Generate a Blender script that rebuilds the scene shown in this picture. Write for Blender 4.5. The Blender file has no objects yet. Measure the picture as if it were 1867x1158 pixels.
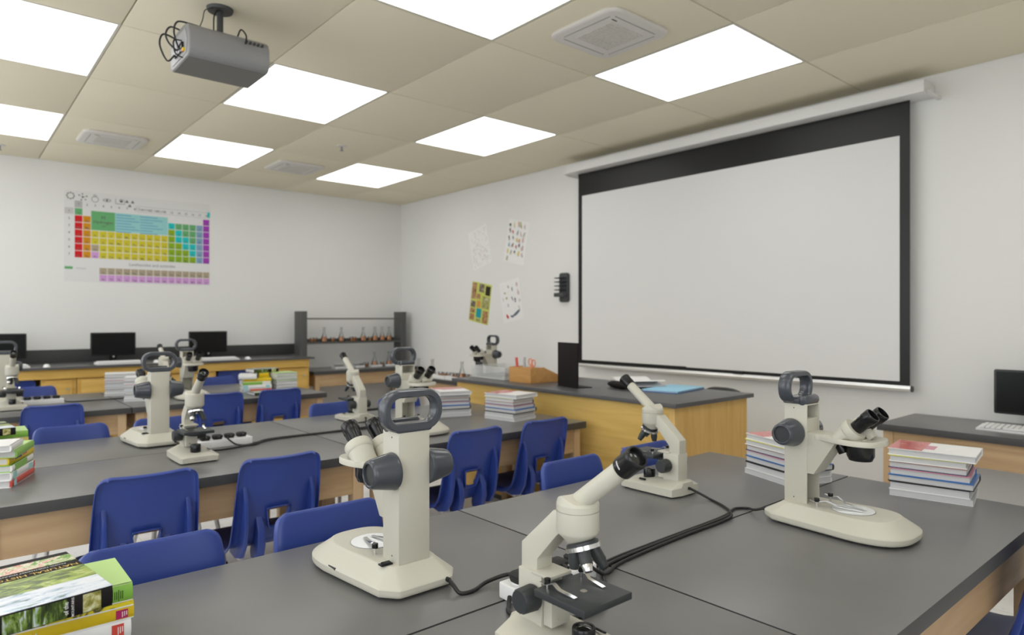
import bpy, bmesh, math, random
from mathutils import Vector, Matrix, Euler
R = math.radians
K = 1.36                       # every measurement below is in survey units of 1.36 m
scene = bpy.context.scene
COL = scene.collection
rnd = random.Random(7)

# ------------------------------------------------------------------ materials
MATS = {}
def _nt(name):
    m = bpy.data.materials.new(name); m.use_nodes = True
    nt = m.node_tree; b = nt.nodes['Principled BSDF']
    return m, nt, b
def setin(b, **kw):
    for k, v in kw.items():
        k = k.replace('_', ' ')
        if k in b.inputs: b.inputs[k].default_value = v
def plain(name, c, rough=.5, metal=0., spec=.5, var=.04, scale=30., coat=0., trans=0., ior=1.45, bump=0., bscale=200.):
    m, nt, b = _nt(name)
    setin(b, Roughness=rough, Metallic=metal, Specular_IOR_Level=spec, Coat_Weight=coat, Transmission_Weight=trans, IOR=ior)
    tc = nt.nodes.new('ShaderNodeTexCoord')
    nz = nt.nodes.new('ShaderNodeTexNoise'); nz.inputs['Scale'].default_value = scale; nz.inputs['Detail'].default_value = 3
    nt.links.new(tc.outputs['Object'], nz.inputs['Vector'])
    mx = nt.nodes.new('ShaderNodeMix'); mx.data_type = 'RGBA'
    mx.inputs[6].default_value = (*[max(0, x * (1 - var)) for x in c], 1)
    mx.inputs[7].default_value = (*[min(1, x * (1 + var)) for x in c], 1)
    nt.links.new(nz.outputs['Fac'], mx.inputs[0]); nt.links.new(mx.outputs[2], b.inputs['Base Color'])
    if bump:
        n2 = nt.nodes.new('ShaderNodeTexNoise'); n2.inputs['Scale'].default_value = bscale
        nt.links.new(tc.outputs['Object'], n2.inputs['Vector'])
        bp = nt.nodes.new('ShaderNodeBump'); bp.inputs['Strength'].default_value = bump; bp.inputs['Distance'].default_value = .002
        nt.links.new(n2.outputs['Fac'], bp.inputs['Height']); nt.links.new(bp.outputs['Normal'], b.inputs['Normal'])
    MATS[name] = m; return m
def wood(name, c1, c2, axis='X', scale=1.0, rough=.5):
    m, nt, b = _nt(name); setin(b, Roughness=rough, Specular_IOR_Level=.35)
    tc = nt.nodes.new('ShaderNodeTexCoord'); mp = nt.nodes.new('ShaderNodeMapping')
    s = {'X': (1.2, 14, 14), 'Y': (14, 1.2, 14), 'Z': (14, 14, 1.2)}[axis]
    mp.inputs['Scale'].default_value = [x * scale for x in s]
    nt.links.new(tc.outputs['Object'], mp.inputs['Vector'])
    n1 = nt.nodes.new('ShaderNodeTexNoise'); n1.inputs['Scale'].default_value = 1.0; n1.inputs['Detail'].default_value = 6
    n1.inputs['Distortion'].default_value = .8
    nt.links.new(mp.outputs['Vector'], n1.inputs['Vector'])
    cr = nt.nodes.new('ShaderNodeValToRGB')
    cr.color_ramp.elements[0].position = .32; cr.color_ramp.elements[0].color = (*c2, 1)
    cr.color_ramp.elements[1].position = .66; cr.color_ramp.elements[1].color = (*c1, 1)
    nt.links.new(n1.outputs['Fac'], cr.inputs['Fac']); nt.links.new(cr.outputs['Color'], b.inputs['Base Color'])
    MATS[name] = m; return m
def glow(name, c, strength):
    m, nt, b = _nt(name)
    setin(b, Base_Color=(.2, .2, .2, 1), Emission_Color=(*c, 1), Emission_Strength=strength, Roughness=.6)
    MATS[name] = m; return m
def glass(name, c, rough=.02, alpha=1.0):
    """thin laboratory glass: clear film with Fresnel reflections"""
    m = bpy.data.materials.new(name); m.use_nodes = True; nt = m.node_tree; nt.nodes.remove(nt.nodes['Principled BSDF'])
    tr = nt.nodes.new('ShaderNodeBsdfTransparent'); tr.inputs[0].default_value = (*c, 1)
    gl = nt.nodes.new('ShaderNodeBsdfGlossy'); gl.inputs['Roughness'].default_value = rough
    lw = nt.nodes.new('ShaderNodeLayerWeight'); lw.inputs['Blend'].default_value = .28
    mx = nt.nodes.new('ShaderNodeMixShader'); nt.links.new(lw.outputs['Fresnel'], mx.inputs[0]); nt.links.new(tr.outputs[0], mx.inputs[1]); nt.links.new(gl.outputs[0], mx.inputs[2])
    nt.links.new(mx.outputs[0], nt.nodes['Material Output'].inputs[0]); MATS[name] = m
    return m

plain('wall_paint', (.77, .77, .755), .85, var=.012, scale=3, spec=.2)
plain('ceiling_tile', (.78, .725, .575), .9, var=.02, scale=2, spec=.1, bump=.15, bscale=90)
plain('ceiling_groove', (.42, .39, .31), .9, spec=.1)
plain('laminate', (.150, .149, .146), .32, var=.06, scale=9, spec=.55)
plain('laminate_edge', (.052, .052, .053), .5, var=.04)
wood('maple', (.55, .385, .225), (.40, .262, .140), 'X', 1.0)
wood('maple_leg', (.56, .40, .24), (.46, .31, .17), 'Z', 1.0)
wood('oak_front', (.67, .455, .140), (.54, .340, .085), 'Y', 1.0)
wood('oak_side', (.68, .44, .150), (.57, .355, .105), 'Z', 1.6)
wood('oak_back', (.70, .455, .125), (.56, .340, .078), 'X', 1.0)
wood('organizer_wood', (.56, .30, .10), (.47, .235, .07), 'Y', 2.0)
plain('chair_blue', (.027, .055, .262), .33, var=.05, scale=8, spec=.5, bump=.05, bscale=260)
plain('chair_metal', (.74, .73, .72), .35, metal=.1, var=.03)
plain('rubber_black', (.018, .018, .018), .7)
plain('scope_cream', (.530, .510, .435), .42, var=.015, scale=20, spec=.4)
plain('scope_grey', (.060, .066, .079), .20, var=.04, spec=.55)
plain('scope_black', (.008, .008, .009), .22, var=.1, spec=.45)
plain('stage_black', (.030, .034, .036), .42, var=.08, spec=.5)
plain('chrome', (.80, .80, .80), .14, metal=1.0, var=.01)
plain('stage_glass', (.72, .74, .74), .12, var=.02, spec=.6)
plain('lens', (.02, .022, .02), .03, spec=.9)
plain('ink_black', (.012, .010, .010), .6, spec=.2)
plain('monitor_black', (.008, .010, .010), .30, spec=.5)
plain('screen_glass', (.004, .005, .005), .22, spec=.35)
plain('white_plastic', (.78, .78, .78), .4, var=.02)
plain('grey_plastic', (.26, .26, .27), .5)
plain('dark_grey', (.055, .057, .06), .5)
plain('shelf_grey', (.085, .085, .083), .5, var=.05)
plain('backsplash_dark', (.045, .046, .047), .5, var=.05)
plain('counter_top', (.085, .085, .087), .38, var=.05)
plain('paper', (.82, .82, .81), .8, var=.02, scale=60, spec=.2)
plain('screen_white', (.72, .72, .715), .75, var=.01, scale=2, spec=.2)
plain('screen_black', (.009, .009, .009), .36, spec=.4)
plain('casing_white', (.74, .74, .735), .5, var=.01)
plain('aluminium', (.80, .80, .79), .28, metal=.85, var=.02)
plain('projector_grey', (.22, .22, .225), .40, var=.03, spec=.5)
plain('connector_grey', (.34, .34, .35), .45)
plain('projector_under', (.15, .148, .142), .55, var=.03)
plain('vent_white', (.66, .635, .60), .5, var=.01)
plain('cable_black', (.012, .012, .012), .5)
glass('flask_glass', (.96, .97, .97))
plain('amber', (.66, .22, .045), .15, var=.1, spec=.6)
plain('amber_pale', (.60, .30, .10), .2, var=.1, spec=.6)
plain('tray_white', (.78, .78, .77), .5)
plain('wire', (.66, .66, .65), .35, metal=.2)
plain('red_ink', (.55, .03, .03), .4)
plain('pencil_grey', (.40, .39, .38), .5)
plain('scissor_orange', (.72, .25, .13), .4)
plain('folder_blue', (.30, .60, .80), .5)
plain('folder_edge', (.04, .19, .48), .5)
plain('teal', (.02, .55, .56), .6)
glow('light_diffuser', (1.0, .995, .985), 2.75)
plain('light_frame', (.62, .60, .52), .6)

def stripe_page():
    m, nt, b = _nt('page_block'); setin(b, Roughness=.85, Specular_IOR_Level=.15)
    tc = nt.nodes.new('ShaderNodeTexCoord'); mp = nt.nodes.new('ShaderNodeMapping'); mp.inputs['Scale'].default_value = (3, 3, 900)
    nz = nt.nodes.new('ShaderNodeTexNoise'); nz.inputs['Scale'].default_value = 1; nz.inputs['Detail'].default_value = 2
    cr = nt.nodes.new('ShaderNodeValToRGB')
    cr.color_ramp.elements[0].color = (.50, .50, .51, 1); cr.color_ramp.elements[1].color = (.70, .70, .705, 1)
    nt.links.new(tc.outputs['Object'], mp.inputs['Vector']); nt.links.new(mp.outputs['Vector'], nz.inputs['Vector'])
    nt.links.new(nz.outputs['Fac'], cr.inputs['Fac']); nt.links.new(cr.outputs['Color'], b.inputs['Base Color']); MATS['page_block'] = m
stripe_page()
def floor_mat():
    m, nt, b = _nt('floor_tile'); setin(b, Roughness=.35, Specular_IOR_Level=.4)
    tc = nt.nodes.new('ShaderNodeTexCoord')
    n1 = nt.nodes.new('ShaderNodeTexNoise'); n1.inputs['Scale'].default_value = 5; n1.inputs['Detail'].default_value = 8
    n2 = nt.nodes.new('ShaderNodeTexVoronoi'); n2.inputs['Scale'].default_value = 16
    br = nt.nodes.new('ShaderNodeTexBrick'); br.offset = 0; br.inputs['Scale'].default_value = 1.0
    br.inputs['Brick Width'].default_value = .5; br.inputs['Row Height'].default_value = .5; br.inputs['Mortar Size'].default_value = .0025
    br.inputs['Color1'].default_value = (.88, .87, .86, 1); br.inputs['Color2'].default_value = (.85, .84, .83, 1); br.inputs['Mortar'].default_value = (.66, .65, .63, 1)
    cr = nt.nodes.new('ShaderNodeValToRGB'); cr.color_ramp.elements[0].position = .05; cr.color_ramp.elements[0].color = (.80, .79, .78, 1)
    cr.color_ramp.elements[1].position = .14; cr.color_ramp.elements[1].color = (1, 1, 1, 1)
    c2 = nt.nodes.new('ShaderNodeValToRGB'); c2.color_ramp.elements[0].position = .35; c2.color_ramp.elements[0].color = (.90, .90, .89, 1)
    c2.color_ramp.elements[1].position = .55; c2.color_ramp.elements[1].color = (1, 1, 1, 1)
    mu = nt.nodes.new('ShaderNodeMix'); mu.data_type = 'RGBA'; mu.blend_type = 'MULTIPLY'; mu.inputs[0].default_value = 1
    mv = nt.nodes.new('ShaderNodeMix'); mv.data_type = 'RGBA'; mv.blend_type = 'MULTIPLY'; mv.inputs[0].default_value = 1
    for n in (n1, n2, br): nt.links.new(tc.outputs['Object'], n.inputs['Vector'])
    nt.links.new(n2.outputs['Distance'], cr.inputs['Fac']); nt.links.new(n1.outputs['Fac'], c2.inputs['Fac'])
    nt.links.new(br.outputs['Color'], mu.inputs[6]); nt.links.new(cr.outputs['Color'], mu.inputs[7])
    nt.links.new(mu.outputs[2], mv.inputs[6]); nt.links.new(c2.outputs['Color'], mv.inputs[7])
    nt.links.new(mv.outputs[2], b.inputs['Base Color']); MATS['floor_tile'] = m
floor_mat()
def photo_mat(name, stops, scale=(18, 40, 18), dist=1.5, rough=.25):
    """printed photograph: stretched noise run through a colour ramp"""
    m, nt, b = _nt(name); setin(b, Roughness=rough, Specular_IOR_Level=.5, Coat_Weight=.3)
    tc = nt.nodes.new('ShaderNodeTexCoord'); mp = nt.nodes.new('ShaderNodeMapping'); mp.inputs['Scale'].default_value = scale
    nz = nt.nodes.new('ShaderNodeTexNoise'); nz.inputs['Scale'].default_value = 1; nz.inputs['Detail'].default_value = 8; nz.inputs['Roughness'].default_value = .65
    nz.inputs['Distortion'].default_value = dist
    cr = nt.nodes.new('ShaderNodeValToRGB'); e = cr.color_ramp.elements
    e[0].position = stops[0][0]; e[0].color = (*stops[0][1], 1); e[1].position = stops[-1][0]; e[1].color = (*stops[-1][1], 1)
    for p, c in stops[1:-1]:
        q = e.new(p); q.color = (*c, 1)
    nt.links.new(tc.outputs['Object'], mp.inputs['Vector']); nt.links.new(mp.outputs['Vector'], nz.inputs['Vector'])
    nt.links.new(nz.outputs['Fac'], cr.inputs['Fac']); nt.links.new(cr.outputs['Color'], b.inputs['Base Color']); MATS[name] = m
photo_mat('forest_print', [(.30, (.012, .02, .008)), (.42, (.07, .12, .015)), (.52, (.25, .36, .04)), (.60, (.42, .50, .10)), (.70, (.75, .80, .85))], (14, 34, 14))
photo_mat('river_print', [(.30, (.02, .03, .02)), (.37, (.10, .16, .04)), (.41, (.36, .48, .64)), (.50, (.72, .76, .84)), (.75, (.84, .86, .90))], (10, 40, 10))
photo_mat('animal_print', [(.34, (.05, .22, .03)), (.44, (.20, .38, .05)), (.52, (.75, .70, .55)), (.58, (.62, .20, .12)), (.66, (.88, .85, .80)), (.75, (.45, .40, .30))], (22, 22, 22))
photo_mat('spine_forest', [(.34, (.010, .016, .006)), (.48, (.04, .07, .012)), (.56, (.18, .28, .04)), (.66, (.60, .66, .78))], (60, 60, 14))
photo_mat('flower_print', [(.36, (.02, .03, .03)), (.44, (.25, .20, .02)), (.5, (.75, .62, .02)), (.7, (.82, .70, .03))], (40, 40, 40))
photo_mat('red_cover', [(.36, (.60, .09, .08)), (.55, (.58, .12, .11)), (.66, (.62, .25, .18))], (14, 14, 14))
photo_mat('photo_brown', [(.34, (.05, .03, .02)), (.5, (.40, .18, .06)), (.66, (.70, .50, .30))], (25, 25, 25))
photo_mat('photo_green', [(.34, (.04, .07, .02)), (.5, (.35, .32, .08)), (.66, (.75, .75, .55))], (25, 25, 25))
photo_mat('photo_dark', [(.34, (.01, .01, .01)), (.5, (.12, .08, .05)), (.66, (.6, .5, .4))], (25, 25, 25))
PAL = dict(cv_red=(.62, .07, .05), cv_white=(.80, .80, .79), cv_green=(.24, .50, .07), cv_pale_green=(.46, .68, .24), cv_yellow=(.70, .50, .015),
           cv_teal=(.36, .66, .66), cv_blue=(.05, .16, .42), cv_black=(.02, .02, .022), cv_brown=(.36, .16, .11), cv_pink=(.60, .25, .33),
           cv_lemon=(.66, .64, .10), cv_grey=(.42, .43, .44), cv_skyblue=(.45, .60, .68), cv_magenta=(.42, .02, .11), cv_navy=(.04, .05, .11))
for k, v in PAL.items(): plain(k, v, .35, var=.03, scale=15)
CELL = dict(c_red=(.62, .012, .016), c_orange=(.63, .27, .004), c_yellow=(.62, .54, .028), c_green=(.14, .41, .17), c_tealtile=(.30, .60, .60),
            c_cyan=(.01, .54, .53), c_olive=(.25, .42, .01), c_blue=(.21, .36, .52), c_purple=(.36, .05, .46), c_tan=(.42, .35, .25), c_pink=(.62, .33, .66),
            c_grey=(.46, .46, .46), c_palegrey=(.56, .55, .55))
for k, v in CELL.items(): plain(k, v, .6, var=.01, spec=.25)
plain('poster_paper', (.72, .72, .72), .6, var=.01, spec=.25)
plain('poster_ink', (.12, .12, .12), .6, spec=.2)
plain('poster_ink_soft', (.34, .34, .34), .6, spec=.2)
plain('gold_ink', (.62, .42, .07), .4)
plain('white_ink', (.72, .72, .72), .5)

# ------------------------------------------------------------------ mesh helper
def rotm(rot): return Euler(rot, 'XYZ').to_matrix().to_4x4()
class MB:
    def __init__(s): s.bm = bmesh.new(); s.mats = []
    def mi(s, m):
        if m not in s.mats: s.mats.append(m)
        return s.mats.index(m)
    def _fin(s, before, m, bev=0, seg=2):
        fs = [f for f in s.bm.faces if f not in before]
        k = s.mi(m)
        for f in fs: f.material_index = k
        if bev:
            es = set()
            for f in fs:
                for e in f.edges:
                    if len(e.link_faces) == 2 and e.calc_face_angle(0) > R(38): es.add(e)
            if es:
                r = bmesh.ops.bevel(s.bm, geom=list(es), offset=bev, segments=seg, profile=.6, affect='EDGES', clamp_overlap=True)
                for f in r['faces']: f.material_index = k
    def box(s, c, d, m, rot=None, bev=0, seg=2):
        b = set(s.bm.faces)
        M = Matrix.Translation(c)
        if rot: M = M @ rotm(rot)
        M = M @ Matrix.Diagonal((d[0], d[1], d[2], 1))
        bmesh.ops.create_cube(s.bm, size=1, matrix=M)
        s._fin(b, m, bev, seg); return s
    def b2(s, x0, x1, y0, y1, z0, z1, m, bev=0):
        return s.box(((x0 + x1) / 2, (y0 + y1) / 2, (z0 + z1) / 2), (x1 - x0, y1 - y0, z1 - z0), m, None, bev)
    def cyl(s, p0, p1, r0, m, r1=None, n=24, bev=0, caps=True, seg=2):
        b = set(s.bm.faces)
        p0 = Vector(p0); p1 = Vector(p1); d = p1 - p0
        q = d.to_track_quat('Z', 'Y').to_matrix().to_4x4()
        M = Matrix.Translation((p0 + p1) / 2) @ q
        bmesh.ops.create_cone(s.bm, cap_ends=caps, cap_tris=False, segments=n, radius1=r0, radius2=r0 if r1 is None else r1, depth=d.length, matrix=M)
        s._fin(b, m, bev, seg); return s
    def ring(s, p0, p1, r, ri, m, n=28):
        """thick-walled tube"""
        p0 = Vector(p0); p1 = Vector(p1); q = (p1 - p0).to_track_quat('Z', 'Y').to_matrix()
        prof = [(r, 0), (r, 1), (ri, 1), (ri, 0)]
        vs = []
        for i in range(n):
            a = 2 * math.pi * i / n
            vs.append([s.bm.verts.new((p0 if t == 0 else p1) + q @ Vector((rr * math.cos(a), rr * math.sin(a), 0))) for rr, t in prof])
        k = s.mi(m)
        for i in range(n):
            A = vs[i]; B = vs[(i + 1) % n]
            for j in range(4):
                f = s.bm.faces.new((A[j], B[j], B[(j + 1) % 4], A[(j + 1) % 4])); f.material_index = k
        return s
    def lathe(s, prof, m, c=(0, 0, 0), n=28, axis=None):
        """prof: (r, z) list; open profile revolved about z (or axis)"""
        q = Vector(axis).to_track_quat('Z', 'Y').to_matrix() if axis else Matrix.Identity(3)
        c = Vector(c); rows = []
        for r, z in prof:
            if r < 1e-6: rows.append([s.bm.verts.new(c + q @ Vector((0, 0, z)))])
            else: rows.append([s.bm.verts.new(c + q @ Vector((r * math.cos(2 * math.pi * i / n), r * math.sin(2 * math.pi * i / n), z))) for i in range(n)])
        k = s.mi(m)
        for a, b in zip(rows, rows[1:]):
            for i in range(n):
                j = (i + 1) % n
                if len(a) == 1 and len(b) == 1: continue
                if len(a) == 1: f = s.bm.faces.new((a[0], b[i], b[j]))
                elif len(b) == 1: f = s.bm.faces.new((a[i], a[j], b[0]))
                else: f = s.bm.faces.new((a[i], a[j], b[j], b[i]))
                f.material_index = k
        return s
    def prism(s, pts, a0, a1, m, plane='YZ', bev=0, seg=2, M=None):
        """polygon pts in a plane, extruded a0..a1 along the third axis"""
        b = set(s.bm.faces)
        def P(p, a):
            v = {'YZ': (a, p[0], p[1]), 'XZ': (p[0], a, p[1]), 'XY': (p[0], p[1], a)}[plane]
            v = Vector(v); return M @ v if M else v
        A = [s.bm.verts.new(P(p, a0)) for p in pts]; B = [s.bm.verts.new(P(p, a1)) for p in pts]
        n = len(pts)
        s.bm.faces.new(A); s.bm.faces.new(B)
        for i in range(n):
            j = (i + 1) % n; s.bm.faces.new((A[i], A[j], B[j], B[i]))
        fs = [f for f in s.bm.faces if f not in b]
        bmesh.ops.recalc_face_normals(s.bm, faces=fs)
        s._fin(b, m, bev, seg); return s
    def loft(s, secs, m, caps=True):
        """secs: list of closed rings with equal counts"""
        rows = [[s.bm.verts.new(p) for p in r] for r in secs]; k = s.mi(m); n = len(rows[0]); fs = []
        for a, b in zip(rows, rows[1:]):
            for i in range(n):
                j = (i + 1) % n; fs.append(s.bm.faces.new((a[i], a[j], b[j], b[i])))
        if caps: fs.append(s.bm.faces.new(rows[0][::-1])); fs.append(s.bm.faces.new(rows[-1]))
        for f in fs: f.material_index = k
        bmesh.ops.recalc_face_normals(s.bm, faces=fs); return s
    def tube(s, path, r, m, n=8, caps=True):
        P = [Vector(p) for p in path]; rows = []; up = None
        for i, p in enumerate(P):
            t = (P[min(i + 1, len(P) - 1)] - P[max(i - 1, 0)]).normalized()
            if up is None: up = Vector((0, 0, 1)) if abs(t.z) < .9 else Vector((1, 0, 0))
            x = t.cross(up).normalized(); up = x.cross(t).normalized()
            rr = r[i] if isinstance(r, (list, tuple)) else r
            rows.append([p + x * rr * math.cos(2 * math.pi * k / n) + up * rr * math.sin(2 * math.pi * k / n) for k in range(n)])
        return s.loft(rows, m, caps)
    def quad(s, pts, m):
        f = s.bm.faces.new([s.bm.verts.new(p) for p in pts]); f.material_index = s.mi(m); return s
    def poly(s, pts, m): return s.quad(pts, m)
    def mesh(s, name, angle=38):
        bmesh.ops.scale(s.bm, vec=(K, K, K), verts=s.bm.verts)
        me = bpy.data.meshes.new(name)
        bmesh.ops.recalc_face_normals(s.bm, faces=[f for f in s.bm.faces]) if False else None
        s.bm.to_mesh(me); s.bm.free()
        for m in s.mats: me.materials.append(MATS[m])
        for p in me.polygons: p.use_smooth = True
        me.set_sharp_from_angle(angle=R(angle))
        return me
    def obj(s, name, parent=None, loc=None, rz=0, label=None, angle=38):
        o = bpy.data.objects.new(name, s.mesh(name, angle)); COL.objects.link(o)
        if parent: o.parent = parent
        if loc: o.location = Vector(loc) * K
        if rz: o.rotation_euler.z = rz
        if label: o['label'] = label
        return o
def smooth_path(pts, n=6):
    P = [Vector(p) for p in pts]; out = []
    for i in range(len(P) - 1):
        p0 = P[max(i - 1, 0)]; p1 = P[i]; p2 = P[i + 1]; p3 = P[min(i + 2, len(P) - 1)]
        for k in range(n):
            t = k / n
            out.append(.5 * ((2 * p1) + (p2 - p0) * t + (2 * p0 - 5 * p1 + 4 * p2 - p3) * t * t + (3 * p1 - p0 - 3 * p2 + p3) * t ** 3))
    out.append(P[-1]); return out
def thing(name, label, cat, loc, rz=0, group=None):
    o = bpy.data.objects.new(name, None); o.empty_display_size = .05; COL.objects.link(o)
    o.location = Vector(loc) * K; o.rotation_euler.z = rz
    o['label'] = label; o['category'] = cat
    if group: o['group'] = group
    return o
def tag(o, label, cat, group=None):
    o['label'] = label; o['category'] = cat
    if group: o['group'] = group
    return o
def struct(o): o['kind'] = 'structure'; return o
KIDS = {}
def kids(o):
    return [c for c in COL.objects if c.parent is o]
def dup(root, loc, rz, label, group=None):
    r = root.copy(); COL.objects.link(r); r.location = Vector(loc) * K; r.rotation_euler.z = rz
    r['label'] = label
    if group: r['group'] = group
    for ch in kids(root):
        c = ch.copy(); COL.objects.link(c); c.parent = r
        for g in kids(ch):
            d = g.copy(); COL.objects.link(d); d.parent = c
    return r
def text_mesh(body, size, name, mat, parent, M, depth=0.0, align='CENTER'):
    """real lettering, turned into a mesh; M places the text plane (x right, y up, z out) in survey units"""
    cu = bpy.data.curves.new(name, 'FONT'); cu.body = body; cu.size = size; cu.align_x = align; cu.align_y = 'CENTER'; cu.extrude = depth; cu.resolution_u = 2; cu.offset = size * .010
    t = bpy.data.objects.new(name + '_tmp', cu); COL.objects.link(t)
    dg = bpy.context.evaluated_depsgraph_get(); dg.update()
    me = bpy.data.meshes.new_from_object(t.evaluated_get(dg))
    bpy.data.objects.remove(t); bpy.data.curves.remove(cu)
    me.transform(Matrix.Scale(K, 4) @ M); me.materials.clear(); me.materials.append(MATS[mat])
    if parent is None: return me
    o = bpy.data.objects.new(name, me); COL.objects.link(o); o.parent = parent
    return o
def add_mesh(mb, me, mat):
    """append a K-scaled mesh into an MB (which is still unscaled)"""
    k = mb.mi(mat); off = {}
    for v in me.vertices: off[v.index] = mb.bm.verts.new(v.co / K)
    for p in me.polygons:
        try:
            f = mb.bm.faces.new([off[i] for i in p.vertices]); f.material_index = k
        except ValueError: pass

# ------------------------------------------------------------------ the room
XW, YW, XL, YF, ZC = 3.97, 6.55, -1.40, -1.30, 2.35
o = MB().b2(XL - .1, XW + .1, YF - .1, YW + .1, -.08, 0, 'floor_tile').obj('floor'); struct(o)
struct(MB().b2(XL - .1, XW + .1, YW, YW + .1, 0, ZC + .12, 'wall_paint').obj('wall_back'))
struct(MB().b2(XW, XW + .1, YF, YW, 0, ZC + .12, 'wall_paint').obj('wall_right'))
# left wall (outside the picture): sill, head and piers around three openings added for fill daylight
def fill_window_wall(name, axis, at, a0, a1, wins, z0, z1, first):
    """unseen wall with openings added to let fill daylight in; axis 'x' = wall plane at x, openings along y"""
    def bx(m, u0, u1, v0, v1, d0, d1, mt):
        if axis == 'x': m.b2(at - d1, at - d0, u0, u1, v0, v1, mt)
        else: m.b2(u0, u1, at - d1, at - d0, v0, v1, mt)
    w = MB(); bx(w, a0, a1, 0, z0, 0, .1, 'wall_paint'); bx(w, a0, a1, z1, ZC + .12, 0, .1, 'wall_paint')
    ys = [a0] + [v for p in wins for v in p] + [a1]
    for a, b in zip(ys[0::2], ys[1::2]): bx(w, a, b, z0, z1, 0, .1, 'wall_paint')
    struct(w.obj(name))
    for i, (a, b) in enumerate(wins):
        f = MB()
        for y in (a, (a + b) / 2 - .015, b - .03): bx(f, y, y + .03, z0, z1, .03, .07, 'casing_white')
        for z in (z0, z1 - .03): bx(f, a, b, z, z + .03, .03, .07, 'casing_white')
        struct(f.obj('fill_window_%d' % (first + i)))
fill_window_wall('wall_left', 'x', XL, YF, YW, [(-.95, .95), (1.75, 3.65), (4.35, 6.25)], .62, 2.10, 1)
fill_window_wall('wall_front', 'y', YF, XL - .1, XW + .1, [(-.9, .3)], .75, 2.05, 4)  # opening behind the camera, added to brighten faces turned towards it
struct(MB().b2(XL, XW, YW - .012, YW, 0, .075, 'backsplash_dark').obj('baseboard_back'))
struct(MB().b2(XW - .012, XW, YF, YW - .012, 0, .055, 'casing_white').obj('baseboard_right'))

# ceiling: suspended tiles between thin grooves, with square openings left for the light panels
GX = [-1.40, -.745, -.065, .602, 1.266, 1.942, 2.607, 3.286, 3.97]
GY = [-1.30, -.98, -.16, .69, 1.564, 2.396, 3.316, 4.148, 5.018, 5.828, 6.55]
def is_light(i, j): return i in (0, 2, 4, 6) and j in (2, 4, 6, 8)
c = MB(); g = .0035
for i in range(8):
    for j in range(10):
        if is_light(i, j): continue
        c.b2(GX[i] + g, GX[i + 1] - g, GY[j] + g, GY[j + 1] - g, ZC, ZC + .016, 'ceiling_tile', .0012)
c.b2(XL, XW, YF, YW, ZC + .011, ZC + .06, 'ceiling_groove')
struct(c.obj('ceiling'))

# recessed light panels
LIGHT_LABEL = {(4, 4): 'square white ceiling light panel cut by the top edge, between projector and round-cornered vent',
 (6, 4): 'square white ceiling light panel above the right half of the projection screen',
 (4, 6): 'square white ceiling light panel right beside the ceiling projector',
 (6, 6): 'square white ceiling light panel nearest the upper left end of the projection screen',
 (4, 8): 'square white ceiling light panel in the back row, between the two far ceiling vents',
 (6, 8): 'square white ceiling light panel nearest the back corner of the room',
 (2, 6): 'large white ceiling light panel cut by the left edge, left of the projector',
 (2, 8): 'white ceiling light panel cut by the left edge, left of the far left vent'}
def light_panel():
    t = thing('ceiling_light', '', 'ceiling light', (0, 0, ZC), 0, 'recessed ceiling light panels')
    hx, hy = .3325, .416
    f = MB()
    for x0, x1, y0, y1 in ((-hx, hx, -hy, -hy + .012), (-hx, hx, hy - .012, hy), (-hx, -hx + .012, -hy + .012, hy - .012), (hx - .012, hx, -hy + .012, hy - .012)):
        f.b2(x0, x1, y0, y1, .0005, .010, 'light_frame')
    f.obj('frame', t)
    MB().b2(-hx + .012, hx - .012, -hy + .012, hy - .012, .002, .0095, 'light_diffuser').obj('diffuser', t)
    return t
lp0 = None
for i in (0, 2, 4, 6):
    for j in (2, 4, 6, 8):
        loc = ((GX[i] + GX[i + 1]) / 2, (GY[j] + GY[j + 1]) / 2, ZC)
        lab = LIGHT_LABEL.get((i, j), 'square ceiling light panel outside the picture, behind or left of the camera')
        if lp0 is None: lp0 = light_panel(); lp0.location = Vector(loc) * K; lp0['label'] = lab
        else: dup(lp0, loc, 0, lab)

# ceiling vents (rounded cassette panels)
def rrect(hx, hy, r, n=6):
    pts = []
    for cx, cy, a0 in ((hx - r, hy - r, 0), (-hx + r, hy - r, 90), (-hx + r, -hy + r, 180), (hx - r, -hy + r, 270)):
        for k in range(n + 1):
            a = R(a0 + 90 * k / n); pts.append((cx + r * math.cos(a), cy + r * math.sin(a)))
    return pts
def speckle():
    m, nt, b = _nt('vent_grille'); setin(b, Roughness=.6)
    tc = nt.nodes.new('ShaderNodeTexCoord'); v = nt.nodes.new('ShaderNodeTexVoronoi'); v.inputs['Scale'].default_value = 95
    cr = nt.nodes.new('ShaderNodeValToRGB'); cr.color_ramp.elements[0].position = .2; cr.color_ramp.elements[0].color = (.42, .40, .36, 1)
    cr.color_ramp.elements[1].position = .55; cr.color_ramp.elements[1].color = (.62, .60, .55, 1)
    nt.links.new(tc.outputs['Object'], v.inputs['Vector']); nt.links.new(v.outputs['Distance'], cr.inputs['Fac'])
    nt.links.new(cr.outputs['Color'], b.inputs['Base Color']); MATS['vent_grille'] = m
speckle()
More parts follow.
